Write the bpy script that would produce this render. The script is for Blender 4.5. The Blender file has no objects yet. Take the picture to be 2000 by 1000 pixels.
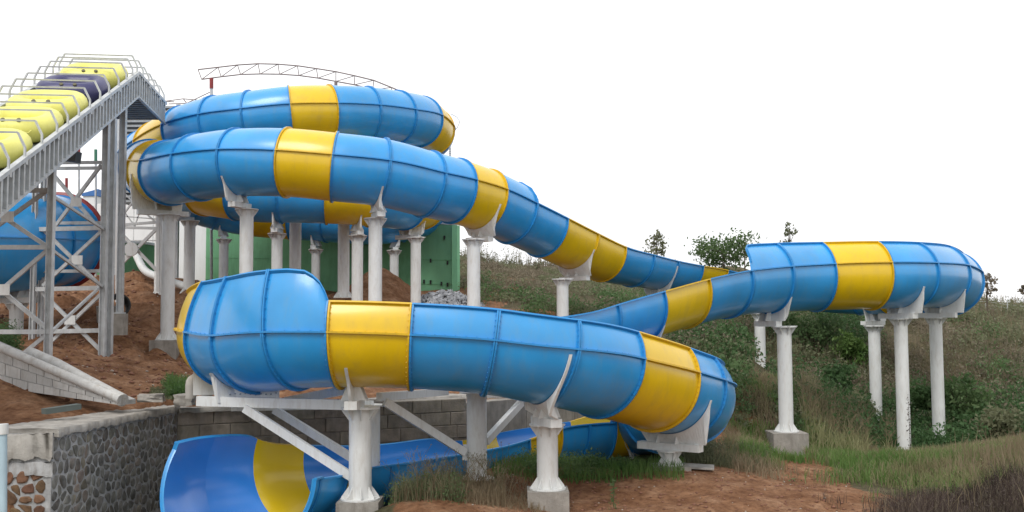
import bpy, bmesh, math, random
import numpy as np
from mathutils import Vector, Matrix

# ---------------------------------------------------------------- camera, sky, sun, exposure
SC = bpy.context.scene
FPX, HOR, EYE = 2000.0, 628.0, 4.6
PITCH = math.atan((HOR - 500) / FPX)
cam_data = bpy.data.cameras.new("camera")
cam_data.sensor_width = 36.0
cam_data.lens = 36.0 * FPX / 2000.0
cam_data.clip_end = 3000.0
cam = bpy.data.objects.new("camera", cam_data)
SC.collection.objects.link(cam)
CAMROT = Matrix.Rotation(math.pi / 2 + PITCH, 3, 'X') @ Matrix.Rotation(-0.006, 3, 'Z')
cam.matrix_world = Matrix.Translation((0, 0, EYE)) @ CAMROT.to_4x4()
SC.camera = cam

world = bpy.data.worlds.new("World")
SC.world = world
world.use_nodes = True
wt = world.node_tree
for n in list(wt.nodes): wt.nodes.remove(n)
SUN_EL, SUN_AZ = math.radians(52), math.radians(205)
sky = wt.nodes.new('ShaderNodeTexSky'); sky.sky_type = 'NISHITA'; sky.sun_disc = False
sky.sun_elevation = SUN_EL; sky.sun_rotation = SUN_AZ; sky.air_density = 1.0; sky.dust_density = 4.0
# overcast: a bright cloud deck covers nearly all of the clear sky
tc = wt.nodes.new('ShaderNodeTexCoord')
mp = wt.nodes.new('ShaderNodeMapping'); mp.inputs['Scale'].default_value = (1.2, 1.2, 3.0)
nz = wt.nodes.new('ShaderNodeTexNoise'); nz.inputs['Scale'].default_value = 1.6; nz.inputs['Detail'].default_value = 5.0
cr = wt.nodes.new('ShaderNodeValToRGB')
cr.color_ramp.elements[0].position = 0.3; cr.color_ramp.elements[0].color = (0.89, 0.89, 0.92, 1)
cr.color_ramp.elements[1].position = 0.62; cr.color_ramp.elements[1].color = (1.06, 1.06, 1.06, 1)
bg1 = wt.nodes.new('ShaderNodeBackground'); bg1.inputs['Strength'].default_value = 0.1
bg2 = wt.nodes.new('ShaderNodeBackground'); bg2.inputs['Strength'].default_value = 1.08
mx = wt.nodes.new('ShaderNodeMixShader'); mx.inputs[0].default_value = 0.94
wo = wt.nodes.new('ShaderNodeOutputWorld')
L = wt.links.new
L(tc.outputs['Generated'], mp.inputs['Vector']); L(mp.outputs[0], nz.inputs['Vector'])
L(nz.outputs['Fac'], cr.inputs[0]); L(cr.outputs[0], bg2.inputs['Color'])
L(sky.outputs[0], bg1.inputs['Color']); L(bg1.outputs[0], mx.inputs[1]); L(bg2.outputs[0], mx.inputs[2])
L(mx.outputs[0], wo.inputs['Surface'])

sun_data = bpy.data.lights.new("sun", 'SUN')
sun_data.energy = 1.5; sun_data.angle = math.radians(25); sun_data.color = (1.0, 0.97, 0.92)
sun = bpy.data.objects.new("sun", sun_data); SC.collection.objects.link(sun)
sd = Vector((math.sin(SUN_AZ) * math.cos(SUN_EL), math.cos(SUN_AZ) * math.cos(SUN_EL), math.sin(SUN_EL)))
sun.rotation_euler = (-sd).to_track_quat('-Z', 'Y').to_euler()
sun.location = (0, 0, 60)

SC.view_settings.view_transform = 'Standard'
SC.view_settings.look = 'None'
SC.view_settings.exposure = 0.22
SC.view_settings.gamma = 1.0
SC.view_settings.use_curve_mapping = False

# ---------------------------------------------------------------- helpers
rng = random.Random(7)
nrng = np.random.default_rng(7)
UP = Vector((0, 0, 1))
def P(px, py, D):
    """point of the place seen at photo position px,py at distance D north of the camera"""
    d = CAMROT @ Vector(((px - 1000) / FPX, (500 - py) / FPX, -1.0))
    return Vector((0, 0, EYE)) + d * (D / d.y)
def PZ(px, z, D):
    """point at distance D and height z (relative to the eye) that is seen in column px"""
    lo = P(px, 0, D); hi = P(px, 1000, D)
    t = (lo.z - EYE - z) / (lo.z - hi.z)
    return lo.lerp(hi, t)
CINV = CAMROT.transposed()
def proj(p):
    q = CINV @ (Vector(p) - Vector((0, 0, EYE)))
    return 1000 + FPX * q.x / -q.z, 500 - FPX * q.y / -q.z

def link(o, parent=None):
    SC.collection.objects.link(o)
    if parent is not None: o.parent = parent
    return o
def tag(o, label=None, cat=None, group=None, kind=None):
    if label: o['label'] = label
    if cat: o['category'] = cat
    if group: o['group'] = group
    if kind: o['kind'] = kind
    return o
def empty(name, loc=(0, 0, 0), rz=0.0, label=None, cat=None, group=None):
    o = bpy.data.objects.new(name, None); o.location = loc; o.rotation_euler = (0, 0, rz)
    o.empty_display_size = 0.3
    link(o); return tag(o, label, cat, group)
def child(name, mesh, parent, world_space=True):
    """mesh in world coordinates (or local ones) hung under parent"""
    o = bpy.data.objects.new(name, mesh); link(o, parent)
    if world_space and parent is not None:
        m = mw(parent)
        o.matrix_parent_inverse = m.inverted()
    return o
def mw(o):
    m = Matrix.LocRotScale(o.location, o.rotation_euler, o.scale)
    if o.parent is not None: m = mw(o.parent) @ o.matrix_parent_inverse @ m
    return m

class MB:
    """collects geometry with material slots"""
    def __init__(s): s.v = []; s.f = []; s.m = []; s.sm = []
    def add(s, verts, faces, m=0, smooth=False):
        b = len(s.v); s.v += [tuple(v) for v in verts]
        for f in faces:
            s.f.append([b + i for i in f]); s.m.append(m); s.sm.append(smooth)
    def grid(s, rows, m=0, smooth=True, closed=False, flip=False):
        nr, nc = len(rows), len(rows[0])
        fs = []
        for i in range(nr - 1):
            for j in range(nc - (0 if closed else 1)):
                k = (j + 1) % nc
                q = [i * nc + j, i * nc + k, (i + 1) * nc + k, (i + 1) * nc + j]
                fs.append(q[::-1] if flip else q)
        s.add([p for r in rows for p in r], fs, m, smooth)
    def box(s, lo, hi, m=0, M=None):
        x0, y0, z0 = lo; x1, y1, z1 = hi
        vs = [Vector(p) for p in ((x0,y0,z0),(x1,y0,z0),(x1,y1,z0),(x0,y1,z0),(x0,y0,z1),(x1,y0,z1),(x1,y1,z1),(x0,y1,z1))]
        if M is not None: vs = [M @ v for v in vs]
        s.add(vs, [(0,3,2,1),(4,5,6,7),(0,1,5,4),(1,2,6,5),(2,3,7,6),(3,0,4,7)], m)
    def beam(s, a, b, w, h, m=0, up=UP):
        """rectangular bar from a to b, w wide sideways, h high"""
        a = Vector(a); b = Vector(b); t = (b - a)
        ln = t.length; t.normalize()
        sd_ = t.cross(up)
        if sd_.length < 1e-3: sd_ = t.cross(Vector((1, 0, 0)))
        sd_.normalize(); u = sd_.cross(t)
        M = Matrix((( sd_.x, t.x, u.x, a.x), (sd_.y, t.y, u.y, a.y), (sd_.z, t.z, u.z, a.z), (0,0,0,1)))
        s.box((-w/2, 0, -h/2), (w/2, ln, h/2), m, M)
    def tube(s, pts, r, n=8, m=0, caps=True, smooth=True):
        pts = [Vector(p) for p in pts]
        rr = r if isinstance(r, (list, tuple)) else [r] * len(pts)
        rows = []; ref = None
        for i, p in enumerate(pts):
            t = (pts[min(i+1, len(pts)-1)] - pts[max(i-1, 0)]).normalized()
            if ref is None:
                ref = t.cross(UP)
                if ref.length < .05: ref = t.cross(Vector((0, 1, 0)))
            ref = (ref - t * ref.dot(t)).normalized()
            q = t.cross(ref)
            rows.append([p + (ref * math.cos(a) + q * math.sin(a)) * rr[i] for a in [2*math.pi*k/n for k in range(n)]])
        s.grid(rows, m, smooth, closed=True)
        if caps:
            s.add(rows[0], [list(range(n))], m); s.add(rows[-1], [list(range(n))[::-1]], m)
    def lathe(s, prof, n=16, m=0, c=(0,0,0), smooth=True):
        c = Vector(c)
        rows = [[c + Vector((r*math.cos(2*math.pi*k/n), r*math.sin(2*math.pi*k/n), z)) for k in range(n)] for r, z in prof]
        s.grid(rows, m, smooth, closed=True)
    def prism(s, poly, off, m=0):
        """polygon (3d points) pushed by vector off"""
        off = Vector(off); n = len(poly)
        a = [Vector(p) for p in poly]; b = [p + off for p in a]
        s.add(a + b, [list(range(n))[::-1], [n + i for i in range(n)]] +
              [[i, (i+1) % n, n + (i+1) % n, n + i] for i in range(n)], m)
    def mesh(s, name, mats):
        me = bpy.data.meshes.new(name)
        me.from_pydata(s.v, [], s.f)
        for m in mats: me.materials.append(m)
        if len(mats) > 1: me.polygons.foreach_set('material_index', s.m)
        me.polygons.foreach_set('use_smooth', s.sm)
        me.update()
        return me
    def build(s, name, mats, parent=None, world_space=True, fix=True):
        if not isinstance(mats, (list, tuple)): mats = [mats]
        me = s.mesh(name, mats)
        if fix:
            bm = bmesh.new(); bm.from_mesh(me)
            bmesh.ops.recalc_face_normals(bm, faces=bm.faces)
            bm.to_mesh(me); bm.free()
        return child(name, me, parent, world_space) if parent is not None else link(bpy.data.objects.new(name, me))

def fastmesh(name, V, F, mat, smooth=False, mats_idx=None):
    """V (n,3) and F (m,k) numpy arrays"""
    me = bpy.data.meshes.new(name)
    k = F.shape[1]
    me.vertices.add(len(V)); me.vertices.foreach_set('co', V.astype(np.float32).ravel())
    me.loops.add(F.size); me.loops.foreach_set('vertex_index', F.astype(np.int32).ravel())
    me.polygons.add(len(F)); me.polygons.foreach_set('loop_start', np.arange(0, F.size, k, dtype=np.int32))
    me.polygons.foreach_set('loop_total', np.full(len(F), k, dtype=np.int32))
    if smooth: me.polygons.foreach_set('use_smooth', np.ones(len(F), dtype=bool))
    for m in (mat if isinstance(mat, (list, tuple)) else [mat]): me.materials.append(m)
    if mats_idx is not None: me.polygons.foreach_set('material_index', mats_idx.astype(np.int32))
    me.update(calc_edges=True); me.validate()
    return me

# ---------------------------------------------------------------- materials
def mat(name, col, rough=0.6, metal=0.0, spec=0.5, var=0.12, scale=3.0, bump=0.0, bscale=30.0, coat=0.0,
        dirt=None, dirt_amt=0.0, dscale=1.2, stretch=(1,1,1), col2=None, rvar=0.0, two=0.0, objvar=0.0, detail=6.0):
    """principled with noise in its own colour, optional streaks of dirt and fine relief"""
    m = bpy.data.materials.new(name); m.use_nodes = True
    t = m.node_tree; N = t.nodes; K = t.links.new
    b = N['Principled BSDF']
    b.inputs['Roughness'].default_value = rough; b.inputs['Metallic'].default_value = metal
    b.inputs['Specular IOR Level'].default_value = spec
    b.inputs['Coat Weight'].default_value = coat; b.inputs['Coat Roughness'].default_value = 0.18
    g = N.new('ShaderNodeNewGeometry')
    mp_ = N.new('ShaderNodeMapping'); mp_.inputs['Scale'].default_value = stretch
    K(g.outputs['Position'], mp_.inputs['Vector'])
    n1 = N.new('ShaderNodeTexNoise'); n1.inputs['Scale'].default_value = scale; n1.inputs['Detail'].default_value = detail
    K(mp_.outputs[0], n1.inputs['Vector'])
    r1 = N.new('ShaderNodeMapRange'); r1.inputs[1].default_value = 0.3; r1.inputs[2].default_value = 0.7
    K(n1.outputs['Fac'], r1.inputs[0])
    mixc = N.new('ShaderNodeMix'); mixc.data_type = 'RGBA'
    c2 = col2 if col2 else tuple(min(1, c * (1 + var)) for c in col)
    c1 = col if col2 else tuple(c * (1 - var) for c in col)
    mixc.inputs[6].default_value = (*c1, 1); mixc.inputs[7].default_value = (*c2, 1)
    K(r1.outputs[0], mixc.inputs[0])
    out = mixc.outputs[2]
    if dirt_amt > 0:
        mp2 = N.new('ShaderNodeMapping'); mp2.inputs['Scale'].default_value = (dscale*2.5, dscale*2.5, dscale*0.6)
        K(g.outputs['Position'], mp2.inputs['Vector'])
        n2 = N.new('ShaderNodeTexNoise'); n2.inputs['Scale'].default_value = 2.0; n2.inputs['Detail'].default_value = 8; n2.inputs['Roughness'].default_value = .7
        K(mp2.outputs[0], n2.inputs['Vector'])
        r2 = N.new('ShaderNodeMapRange'); r2.inputs[1].default_value = .48; r2.inputs[2].default_value = .72; r2.inputs[4].default_value = dirt_amt
        K(n2.outputs['Fac'], r2.inputs[0])
        mx2 = N.new('ShaderNodeMix'); mx2.data_type = 'RGBA'; mx2.inputs[7].default_value = (*dirt, 1)
        K(r2.outputs[0], mx2.inputs[0]); K(out, mx2.inputs[6]); out = mx2.outputs[2]
    if objvar > 0:
        oi = N.new('ShaderNodeObjectInfo')
        hs = N.new('ShaderNodeHueSaturation')
        r3 = N.new('ShaderNodeMapRange'); r3.inputs[3].default_value = 1 - objvar; r3.inputs[4].default_value = 1 + objvar
        K(oi.outputs['Random'], r3.inputs[0]); K(r3.outputs[0], hs.inputs['Value'])
        r4 = N.new('ShaderNodeMapRange'); r4.inputs[3].default_value = .5 - objvar * .08; r4.inputs[4].default_value = .5 + objvar * .08
        ml = N.new('ShaderNodeMath'); ml.operation = 'FRACT'; mm = N.new('ShaderNodeMath'); mm.operation = 'MULTIPLY'; mm.inputs[1].default_value = 17.3
        K(oi.outputs['Random'], mm.inputs[0]); K(mm.outputs[0], ml.inputs[0]); K(ml.outputs[0], r4.inputs[0]); K(r4.outputs[0], hs.inputs['Hue'])
        K(out, hs.inputs['Color']); out = hs.outputs[0]
    K(out, b.inputs['Base Color'])
    if rvar > 0:
        r5 = N.new('ShaderNodeMapRange'); r5.inputs[3].default_value = max(.02, rough - rvar); r5.inputs[4].default_value = min(1, rough + rvar)
        K(n1.outputs['Fac'], r5.inputs[0]); K(r5.outputs[0], b.inputs['Roughness'])
    if bump > 0:
        n3 = N.new('ShaderNodeTexNoise'); n3.inputs['Scale'].default_value = bscale; n3.inputs['Detail'].default_value = 8
        n3.inputs['Roughness'].default_value = .65
        K(g.outputs['Position'], n3.inputs['Vector'])
        bp = N.new('ShaderNodeBump'); bp.inputs['Strength'].default_value = 1.0; bp.inputs['Distance'].default_value = bump
        K(n3.outputs['Fac'], bp.inputs['Height']); K(bp.outputs[0], b.inputs['Normal'])
    if two > 0:     # thin leaf: lets part of the light through
        tr = N.new('ShaderNodeBsdfTranslucent'); K(out, tr.inputs['Color'])
        ms = N.new('ShaderNodeMixShader'); ms.inputs[0].default_value = two
        K(b.outputs[0], ms.inputs[1]); K(tr.outputs[0], ms.inputs[2]); K(ms.outputs[0], N['Material Output'].inputs['Surface'])
    return m

M_BLUE = mat('blue_gelcoat', (0.024, 0.31, 0.70), .36, var=.12, scale=.7, coat=.6, dirt=(.12,.29,.44), dirt_amt=.36, dscale=.7, rvar=.1)
M_YEL = mat('yellow_gelcoat', (0.76, 0.50, 0.003), .34, var=.08, scale=.7, coat=.45, dirt=(.48,.32,.08), dirt_amt=.32, dscale=.7, rvar=.1)
M_BLUEIN = mat('blue_gelcoat_inside', (0.032, 0.22, 0.66), .2, var=.06, scale=.8, coat=.4, rvar=.08)
M_YELIN = mat('yellow_gelcoat_inside', (0.72, 0.50, 0.012), .22, var=.06, scale=.8, coat=.4)
M_BLUEF = mat('blue_flange', (0.02, 0.25, 0.60), .4, var=.1, dirt=(.07,.18,.30), dirt_amt=.4, dscale=2)
M_YELF = mat('yellow_flange', (0.66, 0.42, 0.01), .42, var=.1, dirt=(.3,.2,.05), dirt_amt=.4, dscale=2)
M_BOLT = mat('bolt_steel', (0.20, 0.26, 0.32), .5, metal=.3)
M_WHITE = mat('white_steel_paint', (0.70, 0.71, 0.70), .42, var=.05, scale=1.5, dirt=(.40,.35,.29), dirt_amt=.42, dscale=1.6)
M_GALV = mat('galvanised_steel', (0.50, 0.52, 0.53), .5, metal=.1, var=.15, scale=4, dirt=(.30,.24,.18), dirt_amt=.3, dscale=1.5)
M_CONC = mat('concrete', (0.30, 0.28, 0.25), .9, var=.2, scale=3, bump=.02, bscale=14, dirt=(.13,.10,.08), dirt_amt=.6, dscale=1)
# ---------------------------------------------------------------- water slides
R0 = 1.3
class Path:
    """centreline through control points; each control: mode, px, py, D, bank(deg, right side raised), radius"""
    def __init__(s, ctr, step=0.1):
        s.ctr = ctr; n = len(ctr)
        pts = [P(c[1], c[2], c[3]) for c in ctr]
        for it in range(12):
            s.fit(pts, step)
            new = []
            for i, c in enumerate(ctr):
                if c[0] == 'C': new.append(P(c[1], c[2], c[3])); continue
                C, T, S, U, R = s.at(s.cs[i])
                side = 1 if S.y < 0 else -1
                off = S * side * R          # near flange relative to the centre
                tgt = P(c[1], c[2], c[3] + off.y)   # c[3] is the distance of the centre
                new.append(pts[i].lerp(tgt - off, .6))
            pts = new
        s.fit(pts, step)
    def fit(s, pts, step):
        A = np.array([list(p) for p in pts]); n = len(A)
        bank = np.array([c[4] for c in s.ctr], float); rad = np.array([c[5] if len(c) > 5 else R0 for c in s.ctr], float)
        A = np.hstack([A, bank[:, None], rad[:, None]])
        A = np.vstack([2*A[0]-A[1], A, 2*A[-1]-A[-2]])
        out = []; marks = [0]
        for i in range(1, n):
            p0, p1, p2, p3 = A[i-1], A[i], A[i+1], A[i+2]
            d = lambda a, b: max(1e-6, np.linalg.norm(a[:3]-b[:3])) ** .5
            t0 = 0; t1 = t0 + d(p0, p1); t2 = t1 + d(p1, p2); t3 = t2 + d(p2, p3)
            m = 24
            for t in np.linspace(t1, t2, m, endpoint=False):
                a1 = (t1-t)/(t1-t0)*p0 + (t-t0)/(t1-t0)*p1
                a2 = (t2-t)/(t2-t1)*p1 + (t-t1)/(t2-t1)*p2
                a3 = (t3-t)/(t3-t2)*p2 + (t-t2)/(t3-t2)*p3
                b1 = (t2-t)/(t2-t0)*a1 + (t-t0)/(t2-t0)*a2
                b2 = (t3-t)/(t3-t1)*a2 + (t-t1)/(t3-t1)*a3
                out.append((t2-t)/(t2-t1)*b1 + (t-t1)/(t2-t1)*b2)
            marks.append(len(out))
        out.append(A[n]); Q = np.array(out)
        cum = np.concatenate([[0], np.cumsum(np.linalg.norm(np.diff(Q[:, :3], axis=0), axis=1))])
        s.len = cum[-1]; s.cs = [cum[k] for k in marks]
        ns = int(s.len / step) + 1
        s.S = np.linspace(0, s.len, ns)
        Q = np.stack([np.interp(s.S, cum, Q[:, k]) for k in range(5)], 1)
        ker = np.exp(-np.linspace(-2, 2, 13) ** 2); ker /= ker.sum()      # round the curve off a little
        pad = 6
        Qp = np.vstack([2*Q[0]-Q[1:pad+1][::-1], Q, 2*Q[-1]-Q[-pad-1:-1][::-1]])
        s.Q = np.stack([np.convolve(Qp[:, k], ker, 'valid') for k in range(5)], 1)
        T = np.gradient(s.Q[:, :3], axis=0); s.T = T / np.linalg.norm(T, axis=1)[:, None]
    def at(s, x):
        x = min(max(x, 0), s.len)
        q = [np.interp(x, s.S, s.Q[:, k]) for k in range(5)]
        T = Vector([np.interp(x, s.S, s.T[:, k]) for k in range(3)]).normalized()
        Sd = T.cross(UP).normalized(); U = Sd.cross(T)
        b = math.radians(q[3]); S2 = Sd * math.cos(b) + U * math.sin(b); U2 = U * math.cos(b) - Sd * math.sin(b)
        return Vector(q[:3]), T, S2, U2, q[4]
    def pt(s, x, phi, dr=0.0, R=None):
        C, T, S, U, r = s.at(x); r += dr
        a = math.radians(phi)
        return C + S * (math.sin(a) * r) - U * (math.cos(a) * r)

def interp_keys(keys, x):
    if x <= keys[0][0]: return keys[0][1]
    for (a, va), (b, vb) in zip(keys, keys[1:]):
        if x <= b: return va + (vb - va) * (x - a) / max(1e-6, b - a)
    return keys[-1][1]

def build_slide(root, path, secs, phl, phr, bolts_for=lambda i: False, vs=((0, 1), (999, 1)), end_cut=0.0):
    """secs: list of (s0, s1, colour letter); phl/phr: keys of wall angle on the left/right side"""
    for i, (s0, s1, c) in enumerate(secs):
        blue = c == 'B'
        ns = max(5, int((s1 - s0) / .2)); NP = 36
        ss = [s0 + (s1 - s0) * k / ns for k in range(ns + 1)]
        ss = sorted(set([round(x, 4) for x in ss] + [round(k[0], 4) for k in list(phl) + list(phr) if s0 < k[0] < s1])); ns = len(ss) - 1
        vk = [interp_keys(vs, x) for x in ss]
        def uc(k, a):      # height factor: upper walls may be taller than the circle
            c = -math.cos(a); return c * vk[k] if c > 0 else c
        mo, mi, mf = (M_BLUE, M_BLUEIN, M_BLUEF) if blue else (M_YEL, M_YELIN, M_YELF)
        fr = [path.at(x) for x in ss]
        L_ = [interp_keys(phl, x) for x in ss]; R_ = [interp_keys(phr, x) for x in ss]
        def row(k, dr, extra=0.0):
            C, T, S, U, r = fr[k]; r += dr
            ec = end_cut * max(0.0, (ss[k] - path.len + 1.8) / 1.8)      # the mouth is cut slanting on its far side
            return [C + S * (math.sin(a) * r) + U * (uc(k, a) * r) + T * (ec * max(0.0, math.cos(a) + .25) * min(1.0, max(0.0, (math.degrees(a) + 50) / 70))) for a in
                    [math.radians(-L_[k] + (L_[k] + R_[k]) * j / NP) for j in range(NP + 1)]]
        mb = MB()
        outer = [row(k, 0) for k in range(ns + 1)]; inner = [row(k, -.035) for k in range(ns + 1)]
        mb.grid(outer, 0, True); mb.grid(inner, 1, True, flip=True)
        for j in (0, NP):
            mb.grid([[outer[k][j], inner[k][j]] for k in range(ns + 1)], 0, False, flip=(j == 0))
        mb.grid([outer[0], inner[0]], 0, False); mb.grid([outer[-1], inner[-1]], 0, False, flip=True)
        sec = mb.build('slide_section', [mo, mi], root, fix=False)
        # ring flanges at both ends
        for e, (k, sg) in enumerate(((0, 1), (ns, -1))):
            C, T, S, U, r = fr[k]
            fb = MB(); a0 = C + T * (sg * .006); a1 = C + T * (sg * .046)
            angs = [math.radians(-L_[k] + (L_[k] + R_[k]) * j / NP) for j in range(NP + 1)]
            ec = end_cut * max(0.0, (ss[k] - path.len + 1.8) / 1.8)
            def rg(c, rr): return [T * (ec * max(0.0, math.cos(a) + .25) * min(1.0, max(0.0, (math.degrees(a) + 50) / 70))) + c + S * (math.sin(a) * rr) + U * (uc(k, a) * rr) for a in angs]
            rows = [rg(a0, r + .002), rg(a0, r + .07), rg(a1, r + .07), rg(a1, r + .002)]
            fb.grid(rows, 0, False)
            for j in (0, NP): fb.add([rows[q][j] for q in range(4)], [[0, 1, 2, 3]], 0)
            fb.build('ring_flange', mf, sec)
        # lengthwise flanges at half height, rims on open edges
        for side, W in ((-1, L_), (1, R_)):
            kk = [k for k in range(ns + 1) if W[k] >= 89.9]
            if len(kk) > 1:
                fb = MB(); rows = []
                for k in kk:
                    C, T, S, U, r = fr[k]; o = C + S * side * r
                    rows.append([o + S*side*.002 - U*.022, o + S*side*.085 - U*.022, o + S*side*.085 + U*.022, o + S*side*.002 + U*.022])
                fb.grid(rows, 0, False, closed=True)
                fb.add(rows[0], [[0,1,2,3]]); fb.add(rows[-1], [[3,2,1,0]])
                fb.build('seam_flange', mf, sec)
            kk = [k for k in range(ns + 1) if 92 < W[k] < 179]
            if len(kk) > 1:
                fb = MB(); rows = []
                for k in kk:
                    C, T, S, U, r = fr[k]; a = math.radians(W[k] * side)
                    n = S * math.sin(a) + U * uc(k, a); t = (S * math.cos(a) + U * math.sin(a)) * side
                    o = C + n * r; n = n.normalized()
                    rows.append([o + n*.002 - t*.04, o + n*.075 - t*.04, o + n*.075 + t*.004, o - n*.037 + t*.004])
                fb.grid(rows, 0, False, closed=True)
                fb.add(rows[0], [[0,1,2,3]]); fb.add(rows[-1], [[3,2,1,0]])
                fb.build('rim', mf, sec)
        if bolts_for(i):
            bb = MB()
            for k, sg in ((0, 1), (ns, -1)):
                C, T, S, U, r = fr[k]
                nb = int((L_[k] + R_[k]) / 6)
                for j in range(1, nb):
                    a = math.radians(-L_[k] + (L_[k] + R_[k]) * j / nb)
                    n = S * math.sin(a) + U * uc(k, a)
                    if n.y > .2: continue
                    c0 = C + n * (r + .035) + T * (sg * .046)
                    bb.tube([c0, c0 + T * (sg * .022)], .014, 6, smooth=False)
            x = s0 + .12
            while x < s1 - .1:
                C, T, S, U, r = path.at(x); side = 1 if S.y < 0 else -1
                c0 = C + S * side * (r + .045) + U * .022
                bb.tube([c0, c0 + U * .02], .013, 6, smooth=False)
                x += .22
            if bb.v:
                o = bb.build('bolts', mf, sec); o['kind'] = 'stuff'

def seams_from_px(path, lo_s, hi_s, pxs, side=None):
    """arc lengths between lo_s and hi_s where the near flange is seen at the given photo columns"""
    res = []
    xs = np.arange(lo_s, hi_s, .08)
    pr = []
    for x in xs:
        C, T, S, U, r = path.at(x); sd_ = 1 if S.y < 0 else -1
        pr.append(proj(C + S * sd_ * r)[0])
    pr = np.array(pr)
    for px in pxs:
        res.append(float(xs[int(np.argmin(abs(pr - px)))]))
    return res

# main slide ------------------------------------------------------------
CA = [
 ('C', 400, 240, 53, 0), ('C', 560, 262, 57, 0), ('C', 700, 276, 58, -3), ('C', 795, 274, 57, -10), ('C', 840, 262, 54.3, -10),
 ('N', 863, 225, 52, -10), ('N', 813, 214, 50.3, -10), ('N', 744, 205, 49, -10), ('N', 660, 201.5, 48, -10), ('N', 569, 202.5, 47.3, -10),
 ('N', 472, 212, 47.3, -10), ('N', 387, 223, 47.8, -10), ('N', 316, 243.5, 49, -10), ('N', 262, 274, 51.3, -10), ('C', 281, 314, 54.3, -10),
 ('C', 310, 350, 57.5, -8), ('C', 400, 378, 60.5, -5), ('C', 600, 389, 61.3, -5), ('C', 740, 395, 60, -8), ('C', 826, 396, 56, -8), ('C', 818, 398, 52.3, -8),
 ('C', 770, 395, 49.8, -8), ('C', 690, 386, 48.5, -8), ('C', 600, 382, 48.2, -8), ('C', 500, 380, 48.2, -8), ('C', 410, 369, 49.2, -8), ('C', 350, 362, 51.8, -8), ('C', 345, 372, 55.3, -6),
 ('C', 400, 398, 58, -4), ('C', 480, 416, 58.8, 0), ('C', 620, 427, 58.8, 0), ('C', 740, 433, 58.2, 0), ('C', 800, 424, 58.6, 0), ('C', 842, 414, 59.5, 0)]
CT = [
 ('C', 500, 344, 55, 4), ('C', 400, 338, 53.2, 10), ('C', 318, 332, 49.5, 16), ('C', 294, 331, 45.3, 18),
 ('N', 275, 314, 41.8, 17), ('N', 337, 301, 40.2, 16), ('N', 425, 292, 39.2, 14), ('N', 536, 293, 38.7, 12), ('N', 650, 302, 38.6, 12),
 ('N', 765, 314, 39, 12), ('N', 870, 338, 40, 13), ('N', 932, 352, 41, 14), ('N', 992, 371, 42.2, 15), ('N', 1049, 398, 43.5, 15),
 ('N', 1109, 428, 45, 14), ('N', 1168, 458, 46.6, 12), ('N', 1223, 484, 48.2, 10), ('N', 1278, 499, 49.8, 6), ('N', 1326, 511, 51.2, 2),
 ('N', 1374, 520, 52.6, -2), ('N', 1422, 528, 53.8, -6),
 ('C', 1530, 552, 55.3, -12), ('C', 1630, 564, 54.8, -16), ('C', 1730, 565, 52.8, -18), ('C', 1815, 561, 49, -18), ('C', 1858, 555, 44.6, -18),
 ('N', 1892, 519, 42.2, -18), ('N', 1831, 514, 40.2, -18), ('N', 1742, 513, 39.2, -18), ('N', 1631, 516, 38.7, -17), ('N', 1549, 520.6, 37.6, -15),
 ('N', 1467, 529, 36.2, -13), ('N', 1386, 545.6, 34.7, -13), ('N', 1298, 569.5, 33.1, -13), ('N', 1208, 595, 31.6, -12), ('N', 1110, 618.6, 30.3, -8),
 ('C', 970, 636, 29.8, -3), ('C', 800, 640, 29.7, 0), ('C', 640, 643, 29.8, 1), ('C', 520, 646, 29.3, 3), ('C', 444, 650, 27.4, 5),
 ('N', 413, 656, 25.7, 5), ('N', 510, 648.6, 24.8, 3), ('N', 641, 648.6, 24.6, 1), ('N', 799, 653.5, 24.6, 0), ('N', 966, 664, 24.7, 1),
 ('N', 1127, 682, 25, 4), ('N', 1265, 703, 26.4, 9), ('N', 1364, 728, 28.0, 13), ('C', 1350, 775, 30.6, 13),
 ('C', 1297, 800, 32.6, 10), ('C', 1243, 811, 34.3, 6), ('C', 1190, 822, 34.4, -3), ('N', 1110, 834, 32.6, -8), ('N', 1050, 853, 31.1, -7), ('N', 1000, 869, 30.3, -4), ('N', 940, 881, 29.7, 0), ('N', 870, 893, 29.1, 0),
 ('N', 800, 904, 28.4, 0), ('N', 720, 914, 27.3, 2, 1.35), ('C', 580, 907, 26.0, 5, 1.6), ('C', 510, 913, 25.1, 5, 1.72), ('C', 472, 925, 24.1, 3, 1.75),
]
PA = Path(CT)
cs = PA.cs
def ci(px, lo=0):     # index of the first control at or after lo with that column
    for i in range(lo, len(CT)):
        if CT[i][1] == px: return i
iRB = ci(1530); iRA = ci(1858); iLL = ci(444); iLR = ci(1350, iLL); iEnd = len(CT) - 1
se = [0.0]; col = []
def run(xs, cols):
    global se, col
    xs = sorted(xs)
    se += xs; col += cols
def fill(a, b, cols):
    """hidden stretch split evenly"""
    n = len(cols)
    return [a + (b - a) * k / n for k in range(1, n)]
t2 = sorted(seams_from_px(PA, cs[3]+.6, cs[iRB]-1, [275, 337, 425, 536, 650, 765, 870, 932, 992, 1049, 1109, 1168, 1223, 1278, 1326, 1374, 1422]))
rf = sorted(seams_from_px(PA, cs[iRA]+.3, cs[ci(970)], [1892, 1831, 1742, 1631, 1549, 1467, 1386, 1298, 1208, 1115]))
ft = sorted(seams_from_px(PA, cs[iLL]+.5, cs[iLR]-.5, [362, 413, 510, 641, 801, 966, 1127, 1258, 1364, 1415]))
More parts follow.
